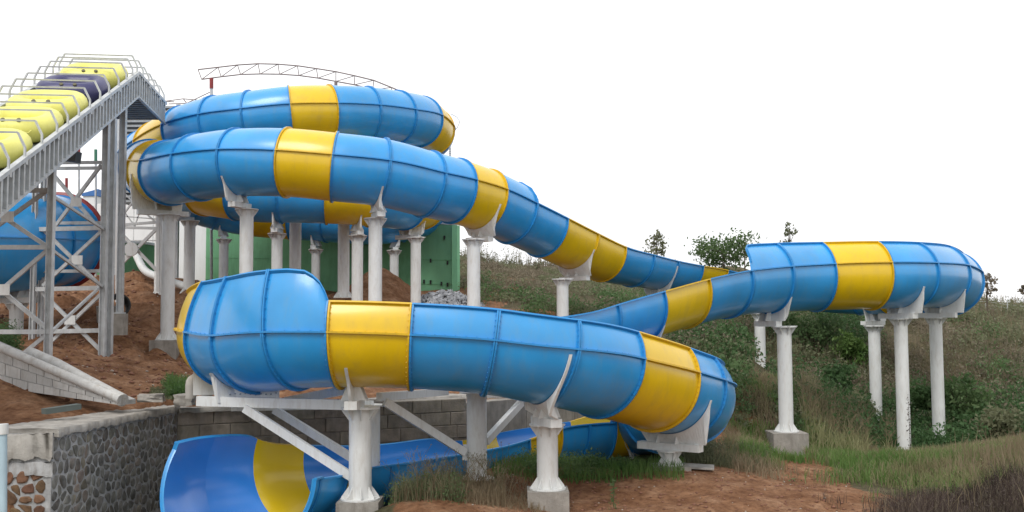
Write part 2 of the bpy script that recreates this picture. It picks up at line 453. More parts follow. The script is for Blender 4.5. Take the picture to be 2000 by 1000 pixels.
def build_seq():
    seq = []   # (s, colour after s)
    n0 = t2[0] - 1.7
    nn = round(n0 / 2.15)
    pts = [0] + fill(0, n0, 'B' * nn) + [n0]; cols = ['B'] * nn + ['Y']
    pts += t2; cols += list('BBBYBBBYBBYYBBBYB')
    a = t2[-1]; b = rf[0]
    cc = 'BBYBBYBBBB'[:max(3, round((b - a) / 2.15))]
    cols = cols[:-1] + list(cc)
    pts += fill(a, b, cc)
    pts += rf; cols += list('BBYBBBYBB') + ['B']
    a = rf[-1]; b = ft[0] - 1.6
    n = max(3, round((b - a) / 2.1)); cc = ['B'] * n; cc[n // 2] = 'Y'
    cols = cols[:-1] + cc
    pts += fill(a, b, cc) + [b]; cols += ['Y']
    pts += ft; cols += list('BBBYBBBYBB')
    a = ft[-1]; b = PA.len
    n = round((b - a) / 2.1)
    return pts, cols, a, b, n
pts_, cols_, a_, b_, n_ = build_seq()
# last stretch: seams at chosen places of the open trough
def s_at_px(px, lo, hi):
    xs = np.arange(lo, hi, .05); pr = np.array([proj(PA.at(x)[0])[0] for x in xs])
    return float(xs[int(np.argmin(abs(pr - px)))])
lo = cs[iLR] + 1.5
sY0 = s_at_px(1228, lo, b_); sY1 = s_at_px(1158, lo, b_)
tail = [(sY0, 'Y'), (sY1, 'B')]
for px_, c_ in ((1095, 'B'), (1030, 'Y'), (965, 'B'), (875, 'B'), (790, 'B'), (715, 'B'), (655, 'Y'), (584, 'B'), (515, 'B')):
    tail.append((s_at_px(px_, sY1 + .3, b_), c_))
m_ = round((sY0 - a_) / 2.2)
cols_ = cols_[:-1] + ['B'] * m_
pts_ += [a_ + (sY0 - a_) * k / m_ for k in range(1, m_)]
for x, c in tail: pts_.append(x); cols_.append(c)
pts_.append(PA.len)
SECS = [(pts_[i], pts_[i+1], cols_[i]) for i in range(len(pts_) - 1)]

S_open = t2[9] + .02        # closed tube ends here
S_rb = cs[iRB]; S_w1 = rf[5]
S_ll = cs[iLL]
S_d = ft[3]
CL = [(-.34, 180), (-.33, 179), (-.2, 150), (-.1, 125), (-.03, 105), (0, 90)]
phR = [(0, 180)] + [(S_open + a, b) for a, b in CL] + [(S_ll-3.0, 90), (S_ll-1.8, 112), (ft[0]-.2, 126), (ft[0]+.8, 128), (ft[1], 128),
       (S_d-1.1, 128), (S_d-.8, 128), (S_d-.65, 127.8), (S_d-.5, 127.5), (S_d-.35, 126), (S_d-.2, 125), (S_d-.08, 123), (S_d, 122), (cs[iLR]-1, 122), (cs[iLR]+2, 118), (sY1, 93), (s_at_px(1000, lo, b_), 92), (s_at_px(800, lo, b_), 97), (s_at_px(580, lo, b_), 106), (b_, 110)]
phL = [(0, 180)] + [(S_open + a, b) for a, b in CL] + [(S_rb-1, 90), (S_rb+1, 139), (S_w1-.9, 139), (S_w1-.65, 138), (S_w1-.5, 135), (S_w1-.4, 130), (S_w1-.25, 118), (S_w1-.12, 104), (S_w1, 90), (b_, 90)]
VSK = [(0, 1), (S_ll-2.5, 1), (S_ll, 1.4), (ft[0], 1.62), (ft[1], 1.75), (S_d-.8, 1.77), (S_d-.5, 1.73), (S_d-.35, 1.66), (S_d-.2, 1.5), (S_d-.08, 1.27), (S_d, 1.0), (999, 1)]
main_slide = empty('water_slide', PA.at(PA.len)[0], 0, 'long blue and yellow slide winding from the closed tube down to the open mouth', 'water slide')
build_slide(main_slide, PA, SECS, phL, phR, lambda i: (SECS[i][0] > S_ll - 3) and SECS[i][0] < cs[iLR] + 3, VSK, .95)

# upper slide: highest tube and the ring below it ----------------------------
PR = Path(CA)
tp = sorted(seams_from_px(PR, PR.cs[5]-.6, PR.cs[13]+.4, [863, 813, 744, 660, 569, 472, 387, 316, 262]))
pa = [0.0]; ca = []
def stretch(b, first=None):
    n = max(1, round((b - pa[-1]) / 2.15)); a0 = pa[-1]
    for k in range(n): pa.append(a0 + (b - a0) * (k + 1) / n); ca.append('B')
stretch(tp[0] - 1.7); pa.append(tp[0]); ca.append('Y')
for x, c in zip(tp[1:], 'BBBYBBBY'): pa.append(x); ca.append(c)
stretch(PR.len)
ringsecs = [[pa[k], pa[k+1], ca[k]] for k in range(len(ca))]
for sct in ringsecs:
    if sct[0] < tp[-1] + 3: continue
    q = PR.at((sct[0]+sct[1])/2)[0]; x = proj(q)[0]; y = q.y
    if y > 56 and abs(x - 510) < 36: sct[2] = 'Y'
    if y < 53 and (abs(x - 648) < 44 or abs(x - 435) < 36 or (abs(x - 832) < 26)): sct[2] = 'Y'
ring_slide = empty('water_slide', PR.at(PR.len)[0], 0, 'closed blue and yellow tube slide coiling highest, with its lower ring behind the columns', 'water slide')
build_slide(ring_slide, PR, ringsecs, [(0, 180), (999, 180)], [(0, 180), (999, 180)])
# ---------------------------------------------------------------- ground
def Zc(p): return p.z - EYE
def G(px, py, D):       # ground point from where it is seen
    p = P(px, py, D); return (p.x, p.y, p.z)
UPPER = [G(*a) for a in (
 (0,690,31),(120,760,29.5),(120,700,36),(250,720,36),(330,712,41),(330,760,32),(420,770,31.5),(200,640,43),(280,640,44),(120,640,42),(250,560,54),(300,590,50),(120,560,55),
 (500,780,33),(620,775,34),(800,770,36),(1000,768,38),(500,640,45),(700,640,46),(650,600,52),(760,600,53),(870,600,50),(500,565,60),(400,560,62),(850,572,57),(860,570,64),
 (930,600,50),(930,560,60),(910,522,74),(1000,528,76),(1080,548,76),(1000,560,62),(1000,600,50),(1100,600,54),(1200,560,72),(1200,590,58),(1300,535,84),(1400,528,88),(1500,540,88),(1600,560,84),(1700,578,78),(1870,603,70),(2000,634,66),(2200,660,62),
 (1200,700,42),(1300,650,52),(1400,640,58),(1450,700,47),(1450,760,40),(1300,760,38),(1200,770,38),
 (1600,640,60),(1750,650,58),(1900,660,58),(1600,740,51),(1600,800,47),(1760,760,52),(1900,760,52),(2000,760,50),(2100,800,46),
 (1500,903,36),(1560,903,36.3),(1528,905,35.5),(1480,770,49),(1703,836,46),(1530,892,37),(1755,892,39.5),(1822,886,41),(1900,880,38),(2000,865,38),(1640,870,39),(1420,850,36),(1440,800,40),
 (-300,640,42),(-300,700,34),(-600,640,60),(0,620,55),(-300,600,70),(2600,700,60),(2500,650,80),(3000,600,100),(-1000,640,90))]
PIT = [G(*a) for a in ((704,1010,24.8),(1073,985,25.4),(1297,915,29),(1230,905,33),(1100,905,32),(900,945,27),(930,942,26.7),(1150,915,29),(1000,925,28),(800,980,25.8),(700,1060,26),
 (600,1060,27.5),(400,1080,26),(500,1150,22),(300,1150,20),(1300,1000,24.3),(1100,1010,24),(900,1020,23),(1500,960,27),(1600,955,29),(1500,1000,25),(1400,890,31.5),(1640,905,34),
 (1700,960,28),(1800,940,29),(2000,935,27),(2000,900,31),(1850,900,34),(1700,1000,25),(1850,1000,23.5),(2000,1000,22),(2200,1000,22),(2400,900,32),(1250,1300,16),(700,1500,14),(1900,1400,14),(2600,1100,18),
 (1000,870,36),(800,900,31))]
def rbf(points, ls=9.0):
    A = np.array(points); n = len(A)
    d = np.linalg.norm(A[:, None, :2] - A[None, :, :2], axis=2)
    K = np.sqrt(d ** 2 + 2.0 ** 2)
    Pm = np.hstack([np.ones((n, 1)), A[:, :2]])
    M = np.block([[K - np.eye(n) * .04, Pm], [Pm.T, np.zeros((3, 3))]])
    w = np.linalg.solve(M, np.concatenate([A[:, 2], np.zeros(3)]))
    def f(X, Y):
        out = np.empty(X.size); x = X.ravel(); y = Y.ravel()
        for i in range(0, x.size, 20000):
            xs, ys = x[i:i+20000], y[i:i+20000]
            dd = np.sqrt((xs[:, None]-A[None, :, 0])**2 + (ys[:, None]-A[None, :, 1])**2 + 4.0)
            out[i:i+20000] = dd @ w[:n] + w[n] + w[n+1]*xs + w[n+2]*ys
        return out.reshape(X.shape)
    return f
# the wall line separates the pit from the higher ground (world x, y)
WL = [(-10.2, 22.9), (-9.5, 29.2), (-1.5, 33.4), (3.2, 38.6)]
SHARED = [p for p in UPPER if False]
fu = rbf(UPPER + [p for p in PIT if p[0] > 5.5 and p[1] > 22])
fp = rbf(PIT + [p for p in UPPER if p[0] > 7 and p[1] < 50])
def vnoise(X, Y, seed=0, f=1.0):
    r = np.random.default_rng(seed); tb = r.random((64, 64))
    x = X * f; y = Y * f
    xi = np.floor(x).astype(int); yi = np.floor(y).astype(int); xf = x - xi; yf = y - yi
    xf = xf*xf*(3-2*xf); yf = yf*yf*(3-2*yf)
    g = lambda a, b: tb[a % 64, b % 64]
    return (g(xi, yi)*(1-xf)*(1-yf) + g(xi+1, yi)*xf*(1-yf) + g(xi, yi+1)*(1-xf)*yf + g(xi+1, yi+1)*xf*yf) - .5
def side_of_wall(X, Y):
    """>0 on the higher side; distance-like near the wall"""
    X = np.asarray(X, float); Y = np.asarray(Y, float)
    best = np.full(X.shape, 1e9); sgn = np.ones(X.shape)
    pts = [(-14.0, 21.2)] + WL + [(6, 42.5), (300, 42.5)]
    for (ax, ay), (bx, by) in zip(pts, pts[1:]):
        dx, dy = bx-ax, by-ay; L2 = dx*dx+dy*dy
        t = np.clip(((X-ax)*dx + (Y-ay)*dy)/L2, 0, 1)
        qx, qy = ax+t*dx, ay+t*dy
        d = np.hypot(X-qx, Y-qy); cr_ = dx*(Y-ay) - dy*(X-ax)
        m = d < best - 1e-9
        best = np.where(m, d, best); sgn = np.where(m, np.sign(cr_), sgn)
    return best * sgn
def ground_z(X, Y, rough=True):
    X = np.asarray(X, float); Y = np.asarray(Y, float)
    s = side_of_wall(X, Y)
    w = 0.5 + np.clip(Y - 36, 0, 60) * 0.35 + np.clip(X - 3, 0, 60) * .6        # the step softens away from the masonry
    t = np.clip((s / w + 0.05), 0, 1); t = t*t*(3-2*t)
    zu = fu(X, Y); zp = fp(X, Y)
    z = zp*(1-t) + zu*t
    # far beyond the ridge the land lies level
    far = np.clip((np.hypot(X, Y) - 95) / 60, 0, 1)
    z = z*(1-far) + (EYE - 2.0)*far
    left = np.clip((-X - 8) / 6, 0, 1) * np.clip((Y - 34) / 5, 0, 1) * np.clip((60 - Y) / 5, 0, 1)
    mx0, my0 = P(735, 500, 54).x, 54.0
    dm = np.hypot((X - mx0) / 2.3, (Y - my0) / 3.0); z = z + 1.9 * np.exp(-dm ** 2 * 1.6) * (1 + .2 * vnoise(X, Y, 9, 1.5))
    if rough:
        z = z + vnoise(X, Y, 1, .35)*.3 + vnoise(X, Y, 2, .9)*.14 + vnoise(X, Y, 3, 2.3)*.07
        z = z + left * (np.abs(vnoise(X, Y, 4, .7))*1.3 + np.abs(vnoise(X, Y, 5, 1.8))*.45)
        z = z + np.clip((Y - 50)/20, 0, 1) * (vnoise(X, Y, 6, .25)*.7)
    return z
def gz(x, y): return float(ground_z(np.array([x]), np.array([y]))[0])
def ground_material():
    m = bpy.data.materials.new('ground_soil'); m.use_nodes = True
    t = m.node_tree; N = t.nodes; K = t.links.new; b = N['Principled BSDF']; b.inputs['Roughness'].default_value = .95
    b.inputs['Specular IOR Level'].default_value = .15
    g = N.new('ShaderNodeNewGeometry'); at = N.new('ShaderNodeAttribute'); at.attribute_name = 'cover'
    def noise(sc, det=8, ro=.6):
        n = N.new('ShaderNodeTexNoise'); n.inputs['Scale'].default_value = sc; n.inputs['Detail'].default_value = det; n.inputs['Roughness'].default_value = ro
        K(g.outputs['Position'], n.inputs['Vector']); return n
    def ramp(src, stops):
        r = N.new('ShaderNodeValToRGB'); e = r.color_ramp.elements
        while len(e) < len(stops): e.new(.5)
        for q, (p_, c_) in zip(e, stops): q.position = p_; q.color = (*c_, 1)
        K(src, r.inputs[0]); return r
    n1 = noise(1.3); n2 = noise(7, 10, .7); n3 = noise(.5, 5)
    soil = ramp(n1.outputs['Fac'], [(.3, (.155, .072, .036)), (.5, (.25, .13, .07)), (.7, (.36, .215, .13))])
    fine = ramp(n2.outputs['Fac'], [(.35, (.55, .5, .5)), (.55, (1, 1, 1)), (.8, (1.35, 1.3, 1.25))])
    mu = N.new('ShaderNodeMix'); mu.data_type = 'RGBA'; mu.blend_type = 'MULTIPLY'; mu.inputs[0].default_value = .9
    K(soil.outputs[0], mu.inputs[6]); K(fine.outputs[0], mu.inputs[7])
    green = ramp(n1.outputs['Fac'], [(.3, (.06, .06, .03)), (.5, (.10, .09, .05)), (.7, (.15, .12, .08))])
    mu2 = N.new('ShaderNodeMix'); mu2.data_type = 'RGBA'; mu2.blend_type = 'MULTIPLY'; mu2.inputs[0].default_value = .9
    K(green.outputs[0], mu2.inputs[6]); K(fine.outputs[0], mu2.inputs[7])
    ad = N.new('ShaderNodeMath'); ad.operation = 'ADD'
    sc = N.new('ShaderNodeMath'); sc.operation = 'MULTIPLY_ADD'; sc.inputs[1].default_value = .9; sc.inputs[2].default_value = -.45
    K(n1.outputs['Fac'], sc.inputs[0]); K(at.outputs['Fac'], ad.inputs[0]); K(sc.outputs[0], ad.inputs[1])
    rr = N.new('ShaderNodeMapRange'); rr.inputs[1].default_value = .38; rr.inputs[2].default_value = .62
    K(ad.outputs[0], rr.inputs[0])
    mx_ = N.new('ShaderNodeMix'); mx_.data_type = 'RGBA'; K(rr.outputs[0], mx_.inputs[0]); K(mu.outputs[2], mx_.inputs[6]); K(mu2.outputs[2], mx_.inputs[7])
    K(mx_.outputs[2], b.inputs['Base Color'])
    bp = N.new('ShaderNodeBump'); bp.inputs['Distance'].default_value = .12; n4 = noise(3.5, 12, .72); K(n4.outputs['Fac'], bp.inputs['Height']); K(bp.outputs[0], b.inputs['Normal'])
    return m
# how much plant cover the ground carries (0 bare red soil .. 1 grown over)
SOILPTS = [((-12, 40), 9, 0), ((-15, 50), 11, 0), ((-6, 45), 8, .25), ((-9, 34), 4, .15)]
def cover(X, Y, Z):
    X = np.asarray(X, float); Y = np.asarray(Y, float)
    c = np.ones(X.shape) * .95
    pxl = 1000 + X / np.maximum(Y, 1) * FPX
    c = np.where((X < -3 + (Y - 30) * .12) & (Y > 29) & (Y < 70), .12, c)                          # red earth left and behind the masonry
    c = np.where((side_of_wall(X, Y) > 0) & (X < 4) & (Y < 50), .18, c)
    d = np.hypot((X - 3.8) / 5.0, (Y - 25.2) / 4.2); c = np.where(d < 1, .0, np.where((d < 1.35) & (Y < 33), .35, c))
    d = np.hypot((X - 1.0) / 4.5, (Y - 20) / 4); c = np.where(d < 1, .1, c)
    d = np.hypot((X - 8.3) / 1.6, (Y - 33.5) / 6.5); c = np.where(d < 1, .2, c)                 # path up behind the right turn
    return c
def make_sheet(name, xs, ys, mat_, rough=True, zoff=0, inside=None):
    X, Y = np.meshgrid(xs, ys); Z = ground_z(X, Y, rough) + zoff
    V = np.stack([X, Y, Z], -1).reshape(-1, 3)
    ny, nx = X.shape
    i = np.arange(ny-1)[:, None]*nx + np.arange(nx-1)[None, :]
    F = np.stack([i, i+1, i+nx+1, i+nx], -1).reshape(-1, 4)
    me = fastmesh(name, V, F, mat_, True)
    a = me.attributes.new('cover', 'FLOAT', 'POINT'); a.data.foreach_set('value', cover(X, Y, Z).ravel().astype(np.float32))
    return me
def axis(segs):
    out = []
    for a, b, st in segs: out += list(np.arange(a, b, st))
    out.append(segs[-1][1]); return np.array(out)
gx = axis([(-900, -120, 60), (-120, -40, 6), (-40, -20, .9), (-20, 16, .16), (16, 28, .35), (28, 60, 1.2), (60, 120, 6), (120, 960, 60)])
gy = axis([(-300, -20, 40), (-20, 14, 2), (14, 44, .16), (44, 60, .3), (60, 95, .7), (95, 200, 7), (200, 1400, 80)])
M_SOIL = ground_material()
ground = link(bpy.data.objects.new('ground', make_sheet('ground', gx, gy, M_SOIL))); ground['kind'] = 'structure'

# ---------------------------------------------------------------- support columns
def saddle_geo(mb, path, s, bottom=.42, span=78, tip=None, th=.07, w=.85, m=0):
    """crescent plate hugging the underside of the tube, flat at the bottom; returns centre point below the tube"""
    C, T, S, U, r = path.at(s)
    Th = Vector((T.x, T.y, 0)).normalized(); Sh = Th.cross(UP)
    low = C.z - r - bottom
    outer = []; inner = []
    n = 30; lo_, hi_ = (-span, span) if tip is None else tip
    arc = []
    for k in range(n + 1):
        a = math.radians(lo_ + (hi_ - lo_) * k / n)
        arc.append(C + S * math.sin(a) * (r + .012) - U * math.cos(a) * (r + .012))
    def on(sx, z): return Vector((C.x + Sh.x * sx, C.y + Sh.y * sx, z))
    bl, br = -w * r, w * r
    # lower outline: sweeps from each tip down to the flat foot
    def sweep(pt, x1):
        x0 = (pt - C).dot(Sh); z0 = pt.z; out = []
        for t in (.2, .4, .6, .8):
            out.append(on(x0 + (x1 - x0) * (t ** .55), z0 + (low + .16 - z0) * (1 - (1 - t) ** 1.0) ** 0.8))
        return out
    a0 = math.asin(min(.97, w)); lowp = []
    for k in range(n + 1):
        an = math.radians(lo_ + (hi_ - lo_) * k / n); sg = 1 if an > 0 else -1
        lim = math.radians(hi_ if an > 0 else -lo_)
        if abs(an) <= a0:
            lowp.append(on((arc[k] - C).dot(Sh), low))
        else:
            f = (abs(an) - a0) / max(.05, lim - a0); f = min(1, f)
            foot = C + S * (sg * math.sin(a0) * r) - U * (math.cos(a0) * r)
            d0 = foot.z - low
            rad = (arc[k] - C).normalized()
            dirn = (Vector((0, 0, -1)) * (1 - f) + rad * f).normalized()
            lowp.append(arc[k] + dirn * (.035 + (d0 - .035) * (1 - f) ** 4.6))
    for o_ in (-th/2, th/2):
        rows = [[p + Th * o_ for p in arc], [p + Th * o_ for p in lowp]]
        mb.grid(rows, m, False, flip=o_ > 0)
    mb.grid([[p - Th*th/2 for p in lowp], [p + Th*th/2 for p in lowp]], m, False)
    mb.grid([[p - Th*th/2 for p in arc], [p + Th*th/2 for p in arc]], m, False, flip=True)
    for sx in (-.3 * w * r, .3 * w * r):
        zt_ = C.z - math.sqrt(max(.01, r*r - sx*sx)) + .02
        p = on(sx, low)
        mb.prism([p - Th*.3, p + Th*.3, p + Th*.16 + UP*(zt_-low), p - Th*.16 + UP*(zt_-low)], Sh*.025, m)
    c = on(0, low)
    return c, Sh, Th, r
def column(px, D, base_py, dia, label, path=None, s=None, top_py=None, pier=None, group='white columns carrying the slides', cant=None, bottom=.42, w=.85, span=78, thick=.07, basez=None, tip=None, gus=True):
    """column whose foot is seen at px, base_py; if a path is given its saddle carries the tube at arc length s"""
    if path is not None:
        mb = MB(); c, Sh, Th, r = saddle_geo(mb, path, s, bottom, span, tip, thick, w)
        x, y = c.x, c.y
        if px is not None:
            q = P(px, 500, D); x, y = q.x, q.y
        topz = c.z - .2
    else:
        q = P(px, top_py, D); x, y, topz = q.x, q.y, q.z
    zb = gz(x, y) - .1 if base_py is None else P(px if px else proj((x, y, 0))[0], base_py, y).z
    if basez is not None: zb = basez
    root = empty('support_column', (x, y, zb), 0, label, 'column', group)
    R = dia / 2; H_ = topz - zb
    st = MB()
    st.lathe([(R, .02), (R, H_ - .02)], 20, c=(x, y, zb))
    st.build('shaft', M_WHITE, root)
    for nm, z0, sg in (('base_plate', zb, 1), ('cap_plate', topz, -1)):
        pb = MB(); a, b = sorted((0, sg * .035))
        pr = R * 1.72
        pb.lathe([(0, a), (pr, a), (pr, b), (0, b)], 20, c=(x, y, z0), smooth=False); pb.build(nm, M_WHITE, root)
        if gus:
            for k in range(8):
                an = 2*math.pi*k/8 + .2; d = Vector((math.cos(an), math.sin(an), 0)); t = Vector((-d.y, d.x, 0)) * .008
                z1 = z0 + sg * .036
                p0 = Vector((x, y, z1)) + d * (R - .005)
                gb = MB(); gb.prism([p0 - t, p0 + d * (R*.64) - t, p0 + d * (R*.64) + Vector((0,0,sg*.04)) - t, p0 + Vector((0,0,sg*(.52*dia))) - t], t * 2)
                gb.build('gusset', M_WHITE, root)
    if path is not None:
        mb.build('saddle', M_WHITE, root)
        bb = MB(); c0 = c + UP * -.10; hw = w * r
        bb.beam(c0 - Sh * hw, c0 + Sh * hw, .30, .2)
        bb.build('cross_beam', M_WHITE, root)
        if cant is None:
            # bearing plate under the beam
            pl = MB(); pl.beam(Vector((x, y, topz + .012)) - Sh*.42, Vector((x, y, topz + .012)) + Sh*.42, .5, .02); pl.build('bearing_plate', M_WHITE, root)
    if pier:
        pw, ph = pier
        pm = MB(); pm.box((x - pw/2, y - pw/2, zb - ph), (x + pw/2, y + pw/2, zb - .004)); pm.build('concrete_pier', M_CONC, root)
    return root, Vector((x, y, topz))
def s_near(path, px, D, lo=0, hi=None):
    xs = np.arange(lo, hi or path.len, .05); best = None
    for x in xs:
        C = path.at(x)[0]; q = proj(C)
        e = abs(q[0] - px) / 20 + abs(C.y - D)
        if best is None or e < best[0]: best = (e, float(x))
    return best[1]
COL = 0.52
# lower run
column(705, 24.9, 975, .55, 'white column on a concrete pier under the lower yellow section, nearest on the left', PA, ft[3]+.35, pier=(1.0, 1.2), tip=(-60, 52), bottom=.3, w=.4)
column(727, 27.2, None, .42, 'white column half hidden right behind the nearest column below the yellow section', top_py=790, gus=False)
column(1066, 25.4, 955, .52, 'white column on a brown concrete pier in the red soil mound', PA, ft[6]-.12, pier=(1.0, .7), bottom=.3, w=.42, tip=(-70, 84), span=70)
column(None, None, 908, .42, 'short squat white column under the right turn of the lower slide', PA, s_near(PA, 1306, 27.3, ft[6], cs[iLR]+.5), pier=(1.0, .25), bottom=.25, tip=(-56, 62), w=.72)
column(None, None, None, .4, 'low white column half buried in weeds behind the lower right turn', PA, sY0-.2, bottom=.22, span=62, w=.6)
colC, topC = column(931, 26.8, 935, .52, 'thick white column behind the lower trough with a brace on each side', top_py=765, gus=False)
# second tube
column(481, 39.6, None, COL, 'white column under the second tube left of its wide yellow section', PA, t2[2]+.1, tip=(-40, 46), bottom=.26, w=.42)
column(733, 39.2, None, COL, 'white column under the second tube right of its wide yellow section', PA, t2[5]-.1, tip=(-40, 46), bottom=.26, w=.42)
column(925, 40.6, None, COL, 'tall white column under the fourth yellow section, where the tube starts to drop', PA, t2[8]-.3, tip=(-60, 60), bottom=.3, w=.5)
column(1098, 44.5, None, COL, 'white column under the paired yellow sections of the descending trough', PA, t2[11]-.1, tip=(-60, 58), bottom=.3, w=.6)
column(None, None, None, COL, 'white saddle column hidden low behind the crossing of the two troughs', PA, t2[14]-.1, tip=(-66, 80), bottom=.3, w=.5)
column(329, 42.2, 664, .55, 'tall white column on a concrete block under the left yellow turn', PA, t2[0]-.9, pier=(1.1, 2.4), bottom=.3, span=66, w=.8)
column(314, 51, 580, .52, 'white column close behind the tall left column, footed on red earth', top_py=412)
# highest tube and its lower ring
column(578, 50.5, None, .58, 'plain white column rising behind the ring to the highest tube, left of the two', top_py=330, gus=False)
column(672, 50.5, 582, .58, 'plain white column rising to the highest tube beside the earth mound', top_py=330)
for px_, D_, cap_, d_, lab in (
  (370, 51.5, 440, .55, 'white column standing before the white wall under the ring of tube'),
  (437, 58, 460, .52, 'slim white column at the left end of the green wall'),
  (541, 48.3, 450, .52, 'white column under the lower ring, just left of the plain thick one'),
  (617, 58.5, 480, .5, 'thinnest and farthest white column before the middle of the green wall'),
  (698, 48.5, 455, .54, 'white column under the ring directly left of a bracketed front column'),
  (770, 57.5, 485, .5, 'thin white column in front of the earth mound'),
  (812, 49.8, 460, .5, 'white column beside the grey rubble under the right end of the ring')):
    lo_ = PR.cs[19] if D_ < 53 else PR.cs[27]
    hi_ = PR.cs[27] if D_ < 53 else PR.len
    s_ = s_near(PR, px_, D_, lo_, hi_)
    column(px_, D_, None, d_, lab, PR, s_, tip=(-38, 38), bottom=.3, w=.5)
# right loop
def srf(px): return seams_from_px(PA, cs[iRA]+.3, cs[ci(970)], [px])[0]
column(1528, 37.3, 843, .52, 'white column on a tall concrete pier left of centre under the right loop', PA, srf(1549), pier=(1.25, 1.1), tip=(-64, 46), bottom=.3, w=.42)
column(1755, 39.6, 890, .5, 'tall white column under the front of the right loop, next to its yellow section', PA, srf(1803), tip=(-50, 44), bottom=.2, w=.62)
column(1823, 42, 884, .5, 'rightmost white column, under the outer bend of the right loop', PA, srf(1887), tip=(-47, 42), bottom=.2, w=.62)
column(1703, 46.5, 835, .52, 'white column farther back under the right loop with leafy brush at its foot', PA, s_near(PA, 1703, 53, cs[iRB], cs[iRA]), tip=(-60, 60), bottom=.35, w=.7)
column(1481, 50.5, 770, .52, 'white column in the bushes behind the one on the tall pier', PA, s_near(PA, 1495, 55, t2[-1]-1, cs[iRB]+1), tip=(-60, 50), bottom=.35, w=.5)
column(1304, 33, None, .3, 'thin saddle post under the yellow section left of the right loop', PA, srf(1298), tip=(-84, 40), bottom=.2, w=.3, gus=False)

# cantilever frame under the left turn
def steel(name, parent, a, b, w=.14, h=.18, m=None):
    mb = MB(); mb.beam(a, b, w, h); return mb.build(name, m or M_WHITE, parent)
c0 = P(705, 790, 24.9)
fr = empty('bracket_frame', c0, 0, 'white steel bracket frame of beams and braces holding the left turn', 'steel frame')
steel('beam', fr, P(386, 783, 25.6), P(690, 791, 24.9), .16, .24)
steel('beam', fr, P(455, 796, 29.0), P(727, 790, 27.2), .16, .2)
steel('beam', fr, P(560, 783, 29.6), P(686, 760, 25.4), .14, .22)
steel('beam', fr, P(740, 775, 25.4), P(872, 765, 29.6), .14, .2)
steel('beam', fr, P(915, 768, 26.8), P(1040, 768, 29.5), .14, .2)
steel('brace', fr, P(478, 797, 25.3), P(688, 932, 25.0), .14, .2)
steel('brace', fr, P(536, 800, 27.8), P(716, 912, 27.0), .14, .2)
steel('brace', fr, P(752, 785, 25.3), P(908, 884, 26.6), .14, .2)
steel('brace', fr, P(1022, 782, 29.3), P(949, 862, 27.0), .14, .2)
steel('brace', fr, P(915, 884, 26.8), P(910, 884, 26.7), .2, .4)
for px_, py_, D_ in ((470, 772, 25.7), (640, 780, 25.1)):
    steel('cross_member', fr, P(px_, py_+10, D_), P(px_+70, py_+10, D_+3.6), .14, .2)
mb = MB(); _c = saddle_geo(mb, PA, cs[iLL]+1.7, .26, 66, (-50, 46), .14, .6); mb.build('saddle', M_WHITE, fr)
mb = MB(); _c = saddle_geo(mb, PA, cs[iLL]+.2, .3, 66, (-50, 36), .14, .6); mb.build('saddle', M_WHITE, fr)
bp_ = MB(); bp_.beam(P(432, 762, 25.8), P(545, 765, 25.6), .06, .32); pl = bp_.build('bolted_plate', M_WHITE, fr)
bb = MB()
rb = random.Random(3)
for k in range(22):
    a = P(440 + (k % 11) * 10, 755 + (k // 11) * 14 + rb.uniform(-2, 2), 25.62); bb.tube([a, a + Vector((0, -.05, 0))], .02, 6, smooth=False)
o = bb.build('bolts', M_BOLT, pl); o['kind'] = 'stuff'
# ---------------------------------------------------------------- masonry
M_MORTAR = mat('pale_mortar', (.40, .40, .40), .95, var=.25, scale=5, bump=.02, bscale=20, dirt=(.15,.12,.09), dirt_amt=.6)
M_STONE = mat('grey_wall_stone', (.17, .165, .15), .88, var=.4, scale=6, bump=.015, bscale=25, objvar=.35, dirt=(.26,.17,.10), dirt_amt=.6, dscale=.5)
M_STONEB = mat('brown_wall_stone', (.16, .085, .05), .9, var=.3, scale=8, bump=.02, bscale=25, objvar=.3)
M_BLOCK = mat('weathered_block', (.24, .21, .17), .92, var=.3, scale=3, bump=.02, bscale=16, dirt=(.33,.30,.26), dirt_amt=.8, dscale=.8, objvar=.15)
M_BLOCKG = mat('stained_concrete_panel', (.25, .23, .20), .9, var=.25, scale=2, bump=.012, bscale=14, dirt=(.08,.07,.06), dirt_amt=.55, objvar=.12)
M_CAP = mat('rough_cement_cap', (.36, .34, .31), .95, var=.25, scale=3, bump=.03, bscale=12, dirt=(.18,.15,.12), dirt_amt=.5)

def clip_poly(poly, p, n):
    out = []
    for i in range(len(poly)):
        a, b = poly[i], poly[(i+1) % len(poly)]
        da = (a[0]-p[0])*n[0] + (a[1]-p[1])*n[1]; db = (b[0]-p[0])*n[0] + (b[1]-p[1])*n[1]
        if da <= 0: out.append(a)
        if (da < 0) != (db < 0):
            t = da/(da-db); out.append((a[0]+(b[0]-a[0])*t, a[1]+(b[1]-a[1])*t))
    return out
def voronoi(w, h, cw, ch, rnd, gap):
    """cells of a rectangle, staggered rows jittered"""
    pts = []
    nr_ = max(1, round(h/ch))
    for j in range(nr_):
        nc_ = max(1, round(w/cw))
        for i in range(nc_):
            pts.append(((i + .5 + (.5 if j % 2 else 0) - .25 + rnd.uniform(-.42, .42)) * w/nc_, (j + .5 + rnd.uniform(-.42, .42)) * h/nr_))
    cells = []
    for i, p in enumerate(pts):
        poly = [(0, 0), (w, 0), (w, h), (0, h)]
        for j, q in enumerate(pts):
            if i == j: continue
            dx, dy = q[0]-p[0], q[1]-p[1]
            L2 = math.hypot(dx, dy)
            if L2 > 3*max(cw, ch): continue
            g = gap * rnd.uniform(.6, 1.5) / 2
            m = ((p[0]+q[0])/2 - dx/L2*g, (p[1]+q[1])/2 - dy/L2*g)
            poly = clip_poly(poly, m, (dx/L2, dy/L2))
            if len(poly) < 3: break
        if len(poly) >= 3: cells.append(poly)
    return cells
